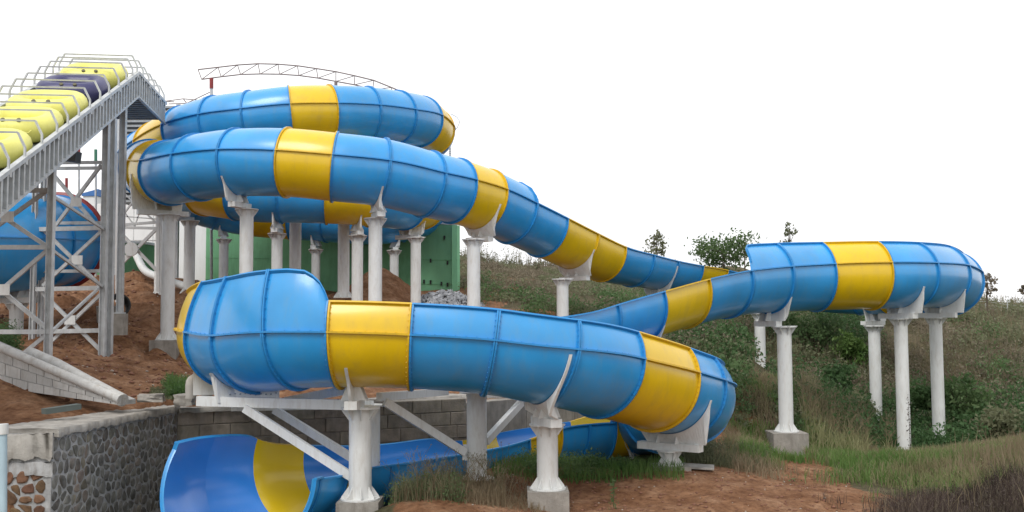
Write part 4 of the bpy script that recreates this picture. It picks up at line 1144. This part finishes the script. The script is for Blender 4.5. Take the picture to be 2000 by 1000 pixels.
# rafts: rounded inflatable rings with a floor
M_RAFTY = mat('yellow_raft_vinyl', (.80, .77, .20), .42, var=.06, scale=2, dirt=(.6,.52,.1), dirt_amt=.3)
M_RAFTP = mat('purple_raft_vinyl', (.05, .05, .14), .38, var=.1, scale=2)
M_VALVE = mat('dark_valve', (.12, .11, .06), .6)
def raft(D, m, label):
    mid = rail(D) + XV*(WID/2) - UP*.02
    ax = (rail(D+1) - rail(D)).normalized(); nu = XV.cross(ax).normalized()
    if nu.z < 0: nu = -nu
    root = empty('inflatable_raft', mid, 0, label, 'raft', 'inflatable rafts riding up the conveyor')
    R, rr = 1.27, .36; hx = .26
    mb = MB(); rows = []
    N_ = 40
    for k in range(N_):
        a = 2*math.pi*k/N_; ca, sa = math.cos(a), math.sin(a)
        sx = math.copysign(abs(ca)**.62, ca); sy = math.copysign(abs(sa)**.62, sa)
        rad = Vector((sx, sy)).normalized()
        c = mid + XV*(sx*(R-rr)) + ax*(sy*(R-rr)); d = (XV*rad.x + ax*rad.y)
        rows.append([c + d*math.cos(b)*rr*1.0 + nu*math.sin(b)*rr*1.1 for b in [2*math.pi*j/14 for j in range(14)]])
    rows.append(rows[0])
    mb.grid(rows, 0, True, closed=True); mb.build('air_ring', m, root)
    mb = MB(); mb.prism([mid + XV*x + ax*y_ - nu*.2 for x, y_ in ((-.85,-.85),(.85,-.85),(.85,.85),(-.85,.85))], nu*.08); mb.build('floor', m, root)
    for x in (-.35, .12):
        c = mid + XV*x - ax*(R-rr) + nu*.33 - ax*.14; mb = MB(); mb.tube([c, c + nu*.06 - ax*.03], .07, 10, smooth=False); mb.build('valve', M_VALVE, root)
    for x in (-.6, .5):
        c = mid + XV*x - ax*(R-rr+.36); mb = MB(); mb.tube([c - XV*.16 + nu*.1, c - ax*.06 - XV*.08 + nu*.02, c - ax*.06 + XV*.08 + nu*.02, c + XV*.16 + nu*.1], .02, 6); mb.build('handle', m, root)
raft(29.6, M_RAFTY, 'yellow raft lowest on the conveyor, cut by the left frame edge')
raft(32.6, M_RAFTY, 'second yellow raft from the bottom of the conveyor')
raft(35.4, M_RAFTY, 'yellow raft directly below the dark purple raft')
raft(38.4, M_RAFTP, 'dark purple raft between two yellow rafts on the conveyor')
raft(41.2, M_RAFTY, 'yellow raft at the very peak of the conveyor')

# roof truss arch and wires behind the top tube
M_TRUSS = mat('rusty_thin_steel', (.22, .17, .16), .7, var=.2)
ta = empty('truss_arch', P(412, 190, 62), 0, 'thin curved lattice truss arching above the highest tube', 'truss')
tp_ = [(387,136),(426,131.5),(464,127),(504,124.5),(543,125.5),(581,128.5),(618,134),(656,140),(693,148),(730,157),(765,171),(800,186),(850,212)]
bt_ = [(394,155),(432,150),(470,145.5),(508,144.5),(546,145),(584,147.5),(621,152.5),(656,159),(692,165.5),(728,175),(762,187),(795,200),(845,226)]
def tb(a, b, w=.05, nm='rod', dD=0, par=None): mb = MB(); mb.tube([P(*a, 62+dD), P(*b, 62+dD)], w/2*1.2, 5); mb.build(nm, M_TRUSS, par or ta)
for i in range(len(tp_)-1):
    tb(tp_[i], tp_[i+1], .07, 'chord'); tb(bt_[i], bt_[i+1], .07, 'chord'); tb(bt_[i], tp_[i+1], .045)
for i in range(len(tp_)): tb(tp_[i], bt_[i], .045)
mb = MB(); mb.tube([P(413, 153, 62), P(413, 173, 62)], .12, 8); mb.build('post_head', M_REDP, ta)
mb = MB(); mb.tube([P(413, 173, 62), P(413, 700, 62)], .09, 8); mb.build('post', M_GALV, ta)
mb = MB(); mb.tube([P(656, 159, 62), P(656, 700, 62)], .1, 8); mb.build('post', M_TRUSS, ta)
wr = empty('roof_rods', P(360, 200, 62), 0, 'thin loose roof rods sticking out left of the truss post', 'rods')
for a, b in (((320, 198), (358, 193)), ((358, 193), (392, 196)), ((330, 203), (398, 201)), ((362, 203), (410, 180)), ((358, 193), (365, 202)), ((300, 196), (340, 199))): tb(a, b, .05, 'rod', 0, wr)
ch = MB()
for k in range(9): ch.tube([P(879, 286+k*2.2, 55), P(879, 287.6+k*2.2, 55)], .035 if k % 2 else .05, 6)
tag(ch.build('hanging_chain', M_BOLT), 'short dark chain hanging from the right end of the highest tube', 'chain')
lp = MB(); lp.tube([P(884, 258, 55), P(893, 250, 55), P(898, 238, 55), P(893, 229, 55), P(880, 222, 55)], .02, 6)
tag(lp.build('wire_loop', M_GALV), 'thin wire loop sticking out at the right end of the highest tube', 'wire')
cu = empty('culvert', P(228, 600, 43), 0, 'dark round culvert mouth by the foot of the steel tower', 'culvert')
c = P(231, 598, 43); mb = MB(); mb.lathe([(.42, -.5), (.42, .5), (.5, .5), (.5, -.5)], 18); me_ = mb.build('pipe_ring', mat('dark_rubber', (.03,.03,.03), .7), cu)
me_.matrix_parent_inverse = Matrix.Identity(4); me_.location = (0, 0, 0); me_.rotation_euler = (math.radians(80), 0, .5)
lump('footing_block', P(213, 618, 42.6), .8, .7, .8, M_CONC, 'pale concrete footing block beside the dark culvert', 'concrete block', .1, 6)
# small timber sheet beside the squat column
mb = MB(); mb.box((-.7, -.35, 0), (.7, .35, .04)); o = mb.build('plank_sheet', M_CAP); q = P(1345, 917, 28.9); o.location = (q.x, q.y, gz(q.x, q.y)+.05); o.rotation_euler = (.03, .04, -.2); tag(o, 'flat grey sheet lying beside the squat column', 'sheet')
o_t = MB(); o_t.tube([P(1182, 0, 10)]*2, .1) if False else None
# ---------------------------------------------------------------- plants
def leafmat(name, col, col2, two=.42, rough=.6):
    return mat(name, col, rough, spec=.25, scale=.9, col2=col2, two=two, detail=3, objvar=.12)
L_DARK = leafmat('dark_leaf', (.055, .11, .04), (.095, .17, .065))
L_MID = leafmat('mid_leaf', (.08, .15, .055), (.15, .22, .095))
L_OLIVE = leafmat('olive_leaf', (.14, .155, .085), (.23, .24, .14))
L_BROWN = leafmat('brown_leaf', (.165, .14, .10), (.27, .225, .165))
L_GREEN = leafmat('fresh_green_blade', (.09, .19, .045), (.17, .26, .08))
L_YEL = leafmat('yellowish_blade', (.21, .21, .10), (.31, .29, .16))
L_STRAW = leafmat('straw_blade', (.21, .165, .10), (.32, .26, .17))
L_DEAD = leafmat('dead_dark_stalk', (.045, .032, .027), (.09, .065, .055), two=.05)
L_BUD = leafmat('pale_seed_head', (.26, .24, .19), (.38, .36, .30))
M_BARK = mat('bark', (.09, .07, .05), .9, var=.3)
vr = np.random.default_rng(21)
def leaves(C, size, asp=.45, flat=0.0, r=vr):
    """one folded quad leaf per centre"""
    n = len(C); d = r.normal(size=(n, 3)); d[:, 2] = d[:, 2]*(1-flat) - .15; d /= np.linalg.norm(d, axis=1)[:, None]
    e = r.normal(size=(n, 3)); e -= (e*d).sum(1)[:, None]*d; e /= np.linalg.norm(e, axis=1)[:, None]
    s = (size*(.6 + .8*r.random(n)))[:, None] if np.ndim(size) == 0 else (size*(.6+.8*r.random(n)))[:, None]
    V = np.stack([C - d*s*.5, C + e*s*asp*.5, C + d*s*.5, C - e*s*asp*.5], 1).reshape(-1, 3)
    F = np.arange(4*n).reshape(n, 4); return V, F
def blades(B, h, w, lean=.35, r=vr):
    """bent grass blade: two quads narrowing to the tip. B (n,3) bases"""
    n = len(B); a = r.random(n)*2*np.pi; L_ = r.random(n)*lean; hh = np.asarray(h)*(.55+.75*r.random(n))
    dx = np.stack([np.cos(a), np.sin(a), np.zeros(n)], 1); t = r.random(n)*2*np.pi; sx = np.stack([np.cos(t), np.sin(t), np.zeros(n)], 1)*w/2
    up = np.array([[0, 0, 1.]])
    m = B + up*hh[:, None]*.55 + dx*(L_*hh*.25)[:, None]; tp = B + up*hh[:, None]*(1-.2*L_)[:, None] + dx*(L_*hh)[:, None]
    V = np.stack([B-sx, B+sx, m+sx*.8, m-sx*.8, tp+sx*.15, tp-sx*.15], 1).reshape(-1, 3)
    k = np.arange(n)[:, None]*6
    F = np.concatenate([k+np.array([[0,1,2,3]]), k+np.array([[3,2,4,5]])]); return V, F
def stuff(name, parts, label=None):
    """parts: list of (V, F, material) joined into one object"""
    Vs, Fs, idx, mats = [], [], [], []; off = 0
    for V, F, m in parts:
        if m not in mats: mats.append(m)
        Vs.append(V); Fs.append(F+off); idx.append(np.full(len(F), mats.index(m))); off += len(V)
    o = link(bpy.data.objects.new(name, fastmesh(name, np.concatenate(Vs), np.concatenate(Fs), mats, False, np.concatenate(idx))))
    o['kind'] = 'stuff'; return tag(o, label)
def keepclear(px, D): return ~(((px > 1452) & (px < 1512) & (D < 51)) | ((px > 1686) & (px < 1722) & (D < 46.5)) | ((px > 1500) & (px < 1562) & (D < 38)))
def region(n, pxs, Ds, dens=None, seed=0):
    """random ground points within photo columns pxs and distances Ds"""
    r = np.random.default_rng(seed); px = r.uniform(pxs[0], pxs[1], n); D = np.sqrt(r.uniform(Ds[0]**2, Ds[1]**2, n))
    X = (px-1000)/FPX*D; k = np.ones(n, bool)
    if dens is not None: k = r.random(n) < dens(px, D, X)
    k &= ~((px > 1494) & (px < 1566) & (D > 32.5) & (D < 38))
    if Ds[0] > 36: k &= keepclear(px, D)
    X, D = X[k], D[k]; return np.stack([X, D, ground_z(X, D)], 1)
def clumps(C, k, spread, h, seed=0, top=1.0):
    """k leaf centres round each clump centre, dome shaped"""
    r = np.random.default_rng(seed); n = len(C); sc = (.6+.8*r.random(n))
    d = r.normal(size=(n, k, 3)); d /= np.linalg.norm(d, axis=2)[..., None]; q = r.random((n, k, 1))**.45
    p = d*q; p[..., 2] = np.abs(p[..., 2])*top
    return (C[:, None, :] + p*np.array([spread, spread, h])*sc[:, None, None]).reshape(-1, 3)
def nz(X, Y, f, s): return vnoise(X, Y, s, f) + .5*vnoise(X, Y, s+50, f*2.3)

# hillside brush: clumps of several colours, patchy
def hillmask(lo_, hi_, f, s): return lambda px, D, X: ((nz(X, D, f, s) > lo_) & (nz(X, D, f, s) <= hi_)).astype(float)
parts = []
HR = (900, 2350)
def addc(n, pxs, Ds, k, sp, h, leaf, m, dens=None, seed=0, asp=.45):
    B = region(n, pxs, Ds, dens, seed)
    if len(B): V, F = leaves(clumps(B, k, sp, h, seed+1), leaf, asp); parts.append((V, F, m))
addc(1500, (1340, 2350), (43, 74), 75, .75, .85, .17, L_OLIVE, hillmask(-.15, 9, .22, 31), 1)
addc(1100, (1340, 2350), (43, 74), 75, .8, .95, .17, L_BROWN, hillmask(-9, -.0, .22, 31), 2)
addc(500, (1340, 2100), (43, 66), 90, .85, 1.0, .18, L_MID, hillmask(.12, 9, .3, 33), 3)
addc(420, (1340, 1700), (42, 62), 100, .95, 1.2, .18, L_DARK, hillmask(-.05, 9, .35, 34), 4)
addc(420, (1600, 2050), (40, 50), 100, .85, 1.0, .17, L_DARK, hillmask(-.25, 9, .35, 35), 5)
addc(700, (890, 1340), (50, 90), 60, .65, .5, .17, L_BROWN, hillmask(-9, .05, .25, 36), 6)
addc(650, (890, 1340), (46, 90), 60, .7, .5, .17, L_OLIVE, hillmask(-.1, 9, .25, 37), 7)
addc(260, (930, 1340), (46, 62), 80, .7, .8, .17, L_MID, hillmask(.0, 9, .3, 38), 8)
addc(300, (1330, 1560), (38.5, 50), 90, .65, .6, .15, L_MID, hillmask(-.1, 9, .5, 44), 13)
addc(200, (1330, 1600), (38, 50), 80, .7, .55, .15, L_OLIVE, hillmask(-9, .1, .5, 45), 14)
addc(160, (1560, 1730), (39, 46), 80, .6, .5, .14, L_OLIVE, hillmask(-.2, 9, .6, 46), 15)
stuff('hillside_brush', parts, 'mixed green and brown brush covering the hillside')
# fine dry stems and seed heads rising out of the brush
parts = []
B = region(3800, (1340, 2250), (44, 72), hillmask(-.1, 9, .2, 41), 9); V, F = blades(B, 1.0, .03, .5); parts.append((V, F, L_STRAW))
B = region(3600, (1560, 2250), (46, 72), hillmask(-9, .05, .2, 42), 10); V, F = blades(B, 1.15, .028, .5); parts.append((V, F, L_BROWN))
B = region(2500, (900, 1340), (50, 80), None, 12); V, F = blades(B, .35, .03, .5); parts.append((V, F, L_BROWN))
B = region(700, (1500, 2100), (42, 60), hillmask(-.1, 9, .4, 43), 11); B = B + np.stack([np.zeros(len(B)), np.zeros(len(B)), .9+.6*vr.random(len(B))], 1)
V, F = leaves(B, .07, .7); parts.append((V, F, L_BUD))
stuff('dry_stems', parts, 'dry stems and pale seed heads standing out of the hillside brush')
# ridge weeds against the sky
parts = []
def ridge(n, pxs, seed):
    r = np.random.default_rng(seed); px = r.uniform(*pxs, n); out = []
    Ds = np.arange(55, 92, 1.2)
    for p in px:
        X = (p-1000)/FPX*Ds; Z = ground_z(X, Ds) - EYE; k = int(np.argmax(Z/Ds)); D = Ds[k] + r.uniform(-1.5, 1); x = (p-1000)/FPX*D
        out.append((x, D, gz(x, D)))
    return np.array(out)
RW = ridge(150, (893, 1180), 51); h_ = .35 + 1.0*vr.random(len(RW))**3
for b, h in zip(RW, h_):
    V, F = blades(np.repeat(b[None], 4, 0) + vr.normal(size=(4, 3))*.05, h*1.5, .04, .3); parts.append((V, F, L_BROWN))
    q = b + np.stack([vr.normal(size=30)*.22*h, vr.normal(size=30)*.22*h, vr.random(30)*h*1.4], 1); V, F = leaves(q, .14, .5); parts.append((V, F, L_OLIVE))
RW = ridge(160, (1560, 2100), 52)
for b in RW:
    h = .2 + .5*vr.random()**2
    V, F = blades(np.repeat(b[None], 5, 0) + vr.normal(size=(5, 3))*.08, h*1.5, .035, .4); parts.append((V, F, L_STRAW))
    q = b + np.stack([vr.normal(size=24)*.25, vr.normal(size=24)*.25, vr.random(24)*h*1.1], 1); V, F = leaves(q, .13, .5); parts.append((V, F, L_OLIVE))
stuff('ridge_weeds', parts, 'scraggly weeds along the ridge against the sky')
# grass strip between the path and the hill
parts = []
strip = lambda px, D, X: np.clip((px - (1470 + (D-30)*(-8) + 420*nz(X, D, .45, 60)))/110, 0, 1)**1.5
B = region(26000, (1330, 2150), (28.5, 43), strip, 61)
k = nz(B[:, 0], B[:, 1], .5, 62)
for m_, sel, h, w in ((L_GREEN, k > .02, .34, .028), (L_YEL, (k <= .12) & (k > -.25), .36, .026), (L_STRAW, k <= -.1, .4, .022)):
    V, F = blades(B[sel], h, w, .7); parts.append((V, F, m_))
B = region(9000, (1440, 1560), (32, 38.5), None, 63); V, F = blades(B[vr.random(len(B)) < .35], .3, .03, .7); parts.append((V, F, L_GREEN))
B = region(2600, (1560, 1660), (34, 40), None, 64); V, F = blades(B, .42, .03, .6); parts.append((V, F, L_GREEN))
soft = lambda px, D, X: np.clip((px - 1620 - 300*nz(X, D, .5, 57))/260, 0, 1)
B = region(9000, (1560, 2150), (26.5, 36), soft, 65); V, F = blades(B, .42, .022, .7); parts.append((V, F, L_YEL))
B = region(9000, (1560, 2150), (26.5, 38), soft, 59); V, F = blades(B, .36, .026, .8); parts.append((V, F, L_GREEN))
B = region(130, (1480, 2150), (28, 38), soft, 58); V, F = leaves(clumps(B, 40, .3, .35, 56), .07, .35); parts.append((V, F, L_MID))
B = region(1500, (1820, 2150), (27, 33), lambda px, D, X: np.clip((px-1820)/200, 0, 1), 66); V, F = blades(B, .85, .022, .4); parts.append((V, F, L_STRAW)); 
B = B[::40] + np.array([[0, 0, .85]]); V, F = leaves(B, .12, .35, 0); parts.append((V, F, L_BUD))
stuff('grass', parts, 'strip of green and yellowish grass along the foot of the hill')
# straw coloured tussocks right of the tall pier
parts = []
B = region(5200, (1560, 1735), (39.5, 46), hillmask(-.3, 9, .5, 71), 67); V, F = blades(B[::2], 1.0, .03, .6); parts.append((V, F, L_STRAW))
B = region(2600, (1560, 1725), (37, 45), None, 68); V, F = blades(B, .8, .03, .6); parts.append((V, F, L_YEL))
B = region(1500, (1560, 1700), (40, 46), None, 69); V, F = blades(B[::2], 1.05, .028, .5); parts.append((V, F, L_BROWN))
stuff('straw_tussocks', parts, 'tall straw coloured dry grass right of the tall pier')
# dark dead stalks at the lower right corner
parts = []
dd = lambda px, D, X: np.clip((px - (1690 - (D-22)*10 + 420*nz(X, D, .6, 73)))/180, 0, 1)
B = region(15000, (1560, 2300), (20.5, 26.5), dd, 72)
hm = .16 + .5*np.clip(.5 + 1.1*nz(B[:, 0], B[:, 1], .8, 78), 0, 1.3)
V, F = blades(B, hm*1.1, .014, .45); parts.append((V, F, L_DEAD))
B = region(3500, (1640, 2300), (20.5, 26), dd, 74); hm = .2 + .5*np.clip(.5 + 1.1*nz(B[:, 0], B[:, 1], .8, 78), 0, 1.4)
V, F = blades(B, hm, .012, 1.0); parts.append((V, F, L_BROWN))
B = region(260, (1600, 2300), (20.5, 26), dd, 75); V, F = blades(B, .9, .014, .6); parts.append((V, F, L_STRAW))
B = region(900, (1600, 2300), (21, 27), dd, 76); V, F = leaves(clumps(B, 14, .22, .5, 77), .05, .4); parts.append((V, F, L_DEAD))
stuff('dead_stalks', parts, 'dense dark brown dead stalks in the lower right corner')
# weeds between the trough and the earth mound
parts = []
B = region(1800, (770, 985), (24.3, 26.6), None, 81); V, F = blades(B, .42, .016, .6); parts.append((V, F, L_STRAW))
B = region(900, (765, 900), (24.3, 26.3), None, 82); V, F = blades(B, .62, .018, .7); parts.append((V, F, L_OLIVE))
B = region(70, (770, 900), (24.3, 26), None, 83); V, F = leaves(clumps(B, 60, .28, .55, 84), .07, .3); parts.append((V, F, L_MID))
B = region(2800, (960, 1330), (27.2, 30), None, 85); V, F = blades(B, .3, .02, .7); parts.append((V, F, L_GREEN))
B = region(50, (1000, 1165), (27.6, 29.2), None, 86); V, F = leaves(clumps(B, 90, .3, .5, 87), .08, .35); parts.append((V, F, L_MID))
B = region(40, (1120, 1240), (28.5, 30.5), None, 88); V, F = leaves(clumps(B, 90, .25, .3, 89), .08, .35); parts.append((V, F, L_DARK))
B = region(700, (1330, 1500), (29.5, 33), None, 90); V, F = blades(B, .38, .02, .7); parts.append((V, F, L_OLIVE))
B = region(50, (1340, 1420), (30, 33), None, 91); V, F = leaves(clumps(B, 60, .3, .4, 92), .08, .35); parts.append((V, F, L_OLIVE))
B = region(1600, (880, 1060), (24.2, 27.2), None, 93); V, F = blades(B, .2, .014, 1.1); parts.append((V, F, L_STRAW))
stuff('weeds', parts, 'weeds and dry grass between the lowest trough and the red earth mound')
# wiry dead weeds in front of the trough: thin branching stems
def wiry(n, pxs, Ds, h, seed, m, m2):
    r = random.Random(seed); mb = MB(); heads = []
    for i in range(n):
        D = r.uniform(*Ds); px = r.uniform(*pxs); x = (px-1000)/FPX*D; p = Vector((x, D, gz(x, D)))
        def grow(p, d, l, k):
            q = p + d*l; a = max(.003, .009*k/3)
            mb.tube([p, q], [a, a*.7], 3, caps=False, smooth=False)
            if k == 0: heads.append(q); return
            for _ in range(r.choice((2, 2, 3))):
                e = (d + Vector((r.uniform(-.8, .8), r.uniform(-.8, .8), r.uniform(-.1, .5)))).normalized(); grow(q, e, l*r.uniform(.55, .85), k-1)
        grow(p, Vector((r.uniform(-.35, .35), r.uniform(-.35, .35), 1)).normalized(), h*r.uniform(.3, .5), 3)
    me = mb.mesh('wiry_weeds', [m]); o = link(bpy.data.objects.new('wiry_weeds', me)); o['kind'] = 'stuff'
    V, F = leaves(np.array([list(q) for q in heads]), .04, .5); stuff('weed_heads', [(V, F, m2)], 'small seed heads on the wiry weeds'); return o
wiry(4, (935, 985), (25.0, 25.8), 1.1, 8, L_OLIVE, L_OLIVE)['label'] = 'wiry weeds in front of the thick braced column'
wiry(55, (780, 1000), (24.2, 26.0), .95, 5, L_STRAW, L_OLIVE)['label'] = 'thin wiry branching weeds in front of the lowest trough'
# small debris and clods on the red soil
r = np.random.default_rng(91)
def clods(name, n, pxs, Ds, size, m, label, seed):
    rr = np.random.default_rng(seed); base = np.array([(1,0,0),(-1,0,0),(0,1,0),(0,-1,0),(0,0,1),(0,0,-1)], float)
    tri = np.array([(0,2,4),(2,1,4),(1,3,4),(3,0,4),(2,0,5),(1,2,5),(3,1,5),(0,3,5)])
    B = region(n, pxs, Ds, lambda px, D, X: (cover(X, D, X) < .3).astype(float), seed)
    V = []; F = []
    for i, b in enumerate(B):
        s = size*(.3+rr.random()**3*1.6); V.append(base*s*(.7+.6*rr.random((6, 1)))*np.array([1, 1, .6]) + b + np.array([0, 0, s*.2])); F.append(tri+6*i)
    o = link(bpy.data.objects.new(name, fastmesh(name, np.concatenate(V), np.concatenate(F), m))); o['kind'] = 'stuff'; tag(o, label)
M_CLOD = mat('soil_clod', (.20, .095, .06), .95, var=.35, scale=6)
M_PEB = mat('pale_pebble', (.38, .33, .28), .9, var=.2)
clods('soil_clods', 2600, (850, 1700), (22, 31), .035, M_CLOD, 'small clods of red soil on the mound', 92)
clods('pebbles', 260, (850, 1700), (22, 31), .025, M_PEB, 'pale pebbles scattered on the red soil', 93)
clods('soil_clods', 3500, (-50, 700), (28, 55), .07, M_CLOD, 'lumps of red earth on the slope behind the stone wall', 94)
clods('pebbles', 500, (0, 700), (28, 50), .045, M_PEB, 'pale stones scattered over the red slope', 95)
parts = []
B = region(120, (330, 372), (30, 33.5), None, 96); V, F = leaves(clumps(B, 60, .25, .4, 97), .09, .3); parts.append((V, F, L_MID))
B = region(260, (300, 352), (29.5, 31.5), None, 98); V, F = leaves(clumps(B, 8, .2, .12, 99), .07, .4); parts.append((V, F, L_OLIVE))
B = region(900, (330, 375), (30, 33.5), None, 96); V, F = blades(B, .45, .02, .6); parts.append((V, F, L_GREEN))
B = region(50, (-20, 30), (33, 36), None, 100); V, F = leaves(clumps(B, 80, .35, .8, 101), .1, .3); parts.append((V, F, L_DARK))
stuff('low_weeds', parts, 'low green weeds on the red earth left of the lower turn')

# shrubs and trees as things -------------------------------------------
def crown_mesh(name, seed, rx, rz, nb, k, leaf, m, hollow=.5):
    r = np.random.default_rng(seed); C = []
    for i in range(nb):
        d = r.normal(size=3); d /= np.linalg.norm(d); q = hollow + (1-hollow)*r.random()
        C.append(d*q*np.array([rx, rx, rz]))
    C = np.array(C); s = rx*.34
    P_ = (C[:, None, :] + r.normal(size=(nb, k, 3))*s*np.array([.6, .6, .5])*(.5+r.random((nb, 1, 1)))).reshape(-1, 3)
    V, F = leaves(P_, leaf, .5, 0, r); return fastmesh(name, V, F, m), C
def tree(name, px, py_top, D, w_px, label, cat, m, seed, nb=26, k=60, leaf=.2, py_base=None, stems=1, crown_frac=.6, hollow=.45, group=None, lean=0.0):
    q = P(px, 500, D); zb = gz(q.x, D) - .1 if py_base is None else P(px, py_base, D).z
    ztop = P(px, py_top, D).z; H_ = ztop - zb; rx = w_px/2*D/FPX
    root = empty(name, (q.x, D, zb), 0, label, cat, group)
    r = random.Random(seed); cz = zb + H_*(1-crown_frac/2)
    me, C = crown_mesh('crown', seed, rx, H_*crown_frac/2, nb, k, leaf, m, hollow)
    cr_ = child('crown', me, root, False); cr_.location = (lean, 0, cz - zb)
    mb = MB(); base = Vector((q.x, D, zb))
    for s in range(stems):
        b = base + Vector((r.uniform(-.15, .15), r.uniform(-.15, .15), 0)) * (stems > 1)
        top_ = Vector((q.x + lean + r.uniform(-.2, .2)*rx, D, cz + H_*.15))
        mid = b.lerp(top_, .5) + Vector((r.uniform(-.1, .1), 0, 0))
        mb.tube([b, mid, top_], [.02*H_**.8, .015*H_**.8, .006*H_**.8], 7)
    for c in C[::2]:
        e = Vector((q.x + lean + c[0], D + c[1], cz + c[2])); t = r.uniform(.35, .9); st = base.lerp(Vector((q.x + lean, D, cz + H_*.1)), t)
        mb.tube([st, st.lerp(e, .5) + Vector((0, 0, -.05*H_*.3)), e], [.008*H_**.8, .006*H_**.8, .003], 5, caps=False)
    mb.build('trunk', M_BARK, root, fix=False)
    return root
tree('sapling', 1282, 440, 76, 46, 'thin twin-stemmed sapling on the ridge above the descending trough', 'tree', L_OLIVE, 201, 17, 26, .24, None, 2, .62, .3)
tree('broad_tree', 1413, 462, 84, 112, 'broad bushy green tree on the ridge left of the right loop', 'tree', L_MID, 202, 46, 44, .3, None, 2, .8, .4)
tree('sapling', 1455, 452, 82, 60, 'airy taller sapling at the right side of the bushy ridge tree', 'tree', L_MID, 212, 14, 22, .27, None, 1, .5, .4)
tree('sapling', 1543, 437, 80, 30, 'wispy sapling peeking above the left top edge of the right loop', 'tree', L_OLIVE, 203, 9, 20, .26, None, 1, .45, .5)
tree('small_tree', 1926, 524, 66, 34, 'small flat-crowned tree on the ridge at the right end of the loop', 'tree', L_BROWN, 204, 10, 30, .22, None, 1, .5, .3)
tree('small_tree', 1999, 545, 66, 18, 'small tree cut by the right frame edge on the ridge', 'tree', L_BROWN, 205, 6, 24, .2, None, 1, .4, .3)
for (px, top_, D, w, m_, lab, cat, sd_) in (
  (1415, 640, 47, 110, L_DARK, 'dense dark green shrub behind the right end of the lower turn', 'shrub', 211),
  (1395, 710, 42, 80, L_MID, 'grey-green shrub just above the right turn of the lower slide', 'shrub', 213),
  (1592, 612, 56, 110, L_MID, 'tall bright green shrub under the middle of the right loop', 'shrub', 214),
  (1660, 640, 54, 70, L_GREEN, 'light green shrub between the middle columns under the right loop', 'shrub', 215),
  (1625, 700, 48, 85, L_DARK, 'dark round shrub left of the back column with brush at its foot', 'shrub', 216),
  (1500, 600, 60, 80, L_DARK, 'dark shrub high on the slope behind the two left columns', 'shrub', 217),
  (1870, 725, 45, 110, L_MID, 'green leafy shrub right of the rightmost column', 'shrub', 218),
  (1800, 740, 46, 80, L_DARK, 'dark shrub between the two tall right columns', 'shrub', 219),
  (1940, 800, 41, 90, L_OLIVE, 'olive shrub low on the slope at the right frame edge', 'shrub', 220),
  (1662, 775, 44, 60, L_OLIVE, 'olive shrub left of the foot of the back column of the right loop', 'shrub', 221),
  (1370, 650, 52, 90, L_OLIVE, 'olive shrub on the slope below the left yellow section of the rising trough', 'shrub', 222)):
    tree('shrub', px, top_, D, w, lab, cat, m_, sd_, 40, 70, .2, None, 3, .95, .3)
# single plants
def stalk_plant(px, D, h, label, m, seed):
    r = np.random.default_rng(seed); x = (px-1000)/FPX*D; z = gz(x, D)
    root = empty('weed_plant', (x, D, z), 0, label, 'plant')
    mb = MB(); t = np.linspace(0, 1, 5); ln = r.uniform(-.06, .06)
    pts = [Vector((x + ln*k*k, D, z - .05 + h*k)) for k in t]; mb.tube(pts, [.012, .01, .008, .006, .003], 5); mb.build('stem', m, root)
    n = 90; k = r.random(n); C = np.stack([x + ln*k*k + r.normal(size=n)*.07*(1.2-k), D + r.normal(size=n)*.06, z + h*k], 1)
    V, F = leaves(C, .09, .3); child('leaves', fastmesh('leaves', V, F, m), root)
stalk_plant(1193, 24.6, .72, 'lone leafy green weed standing on the bare red mound', L_MID, 1)
stalk_plant(1768, 33.8, 2.2, 'tall thin dark weed climbing in front of the tall right column', L_DEAD, 2)
stalk_plant(1905, 27.5, 1.2, 'upright pale seeding stalk in the grass at lower right', L_STRAW, 4)
# every labelled top-level object is a thing
for o in list(SC.collection.objects):
    if o.parent is None and o.get('category') and not o.get('kind'): o['kind'] = 'thing'
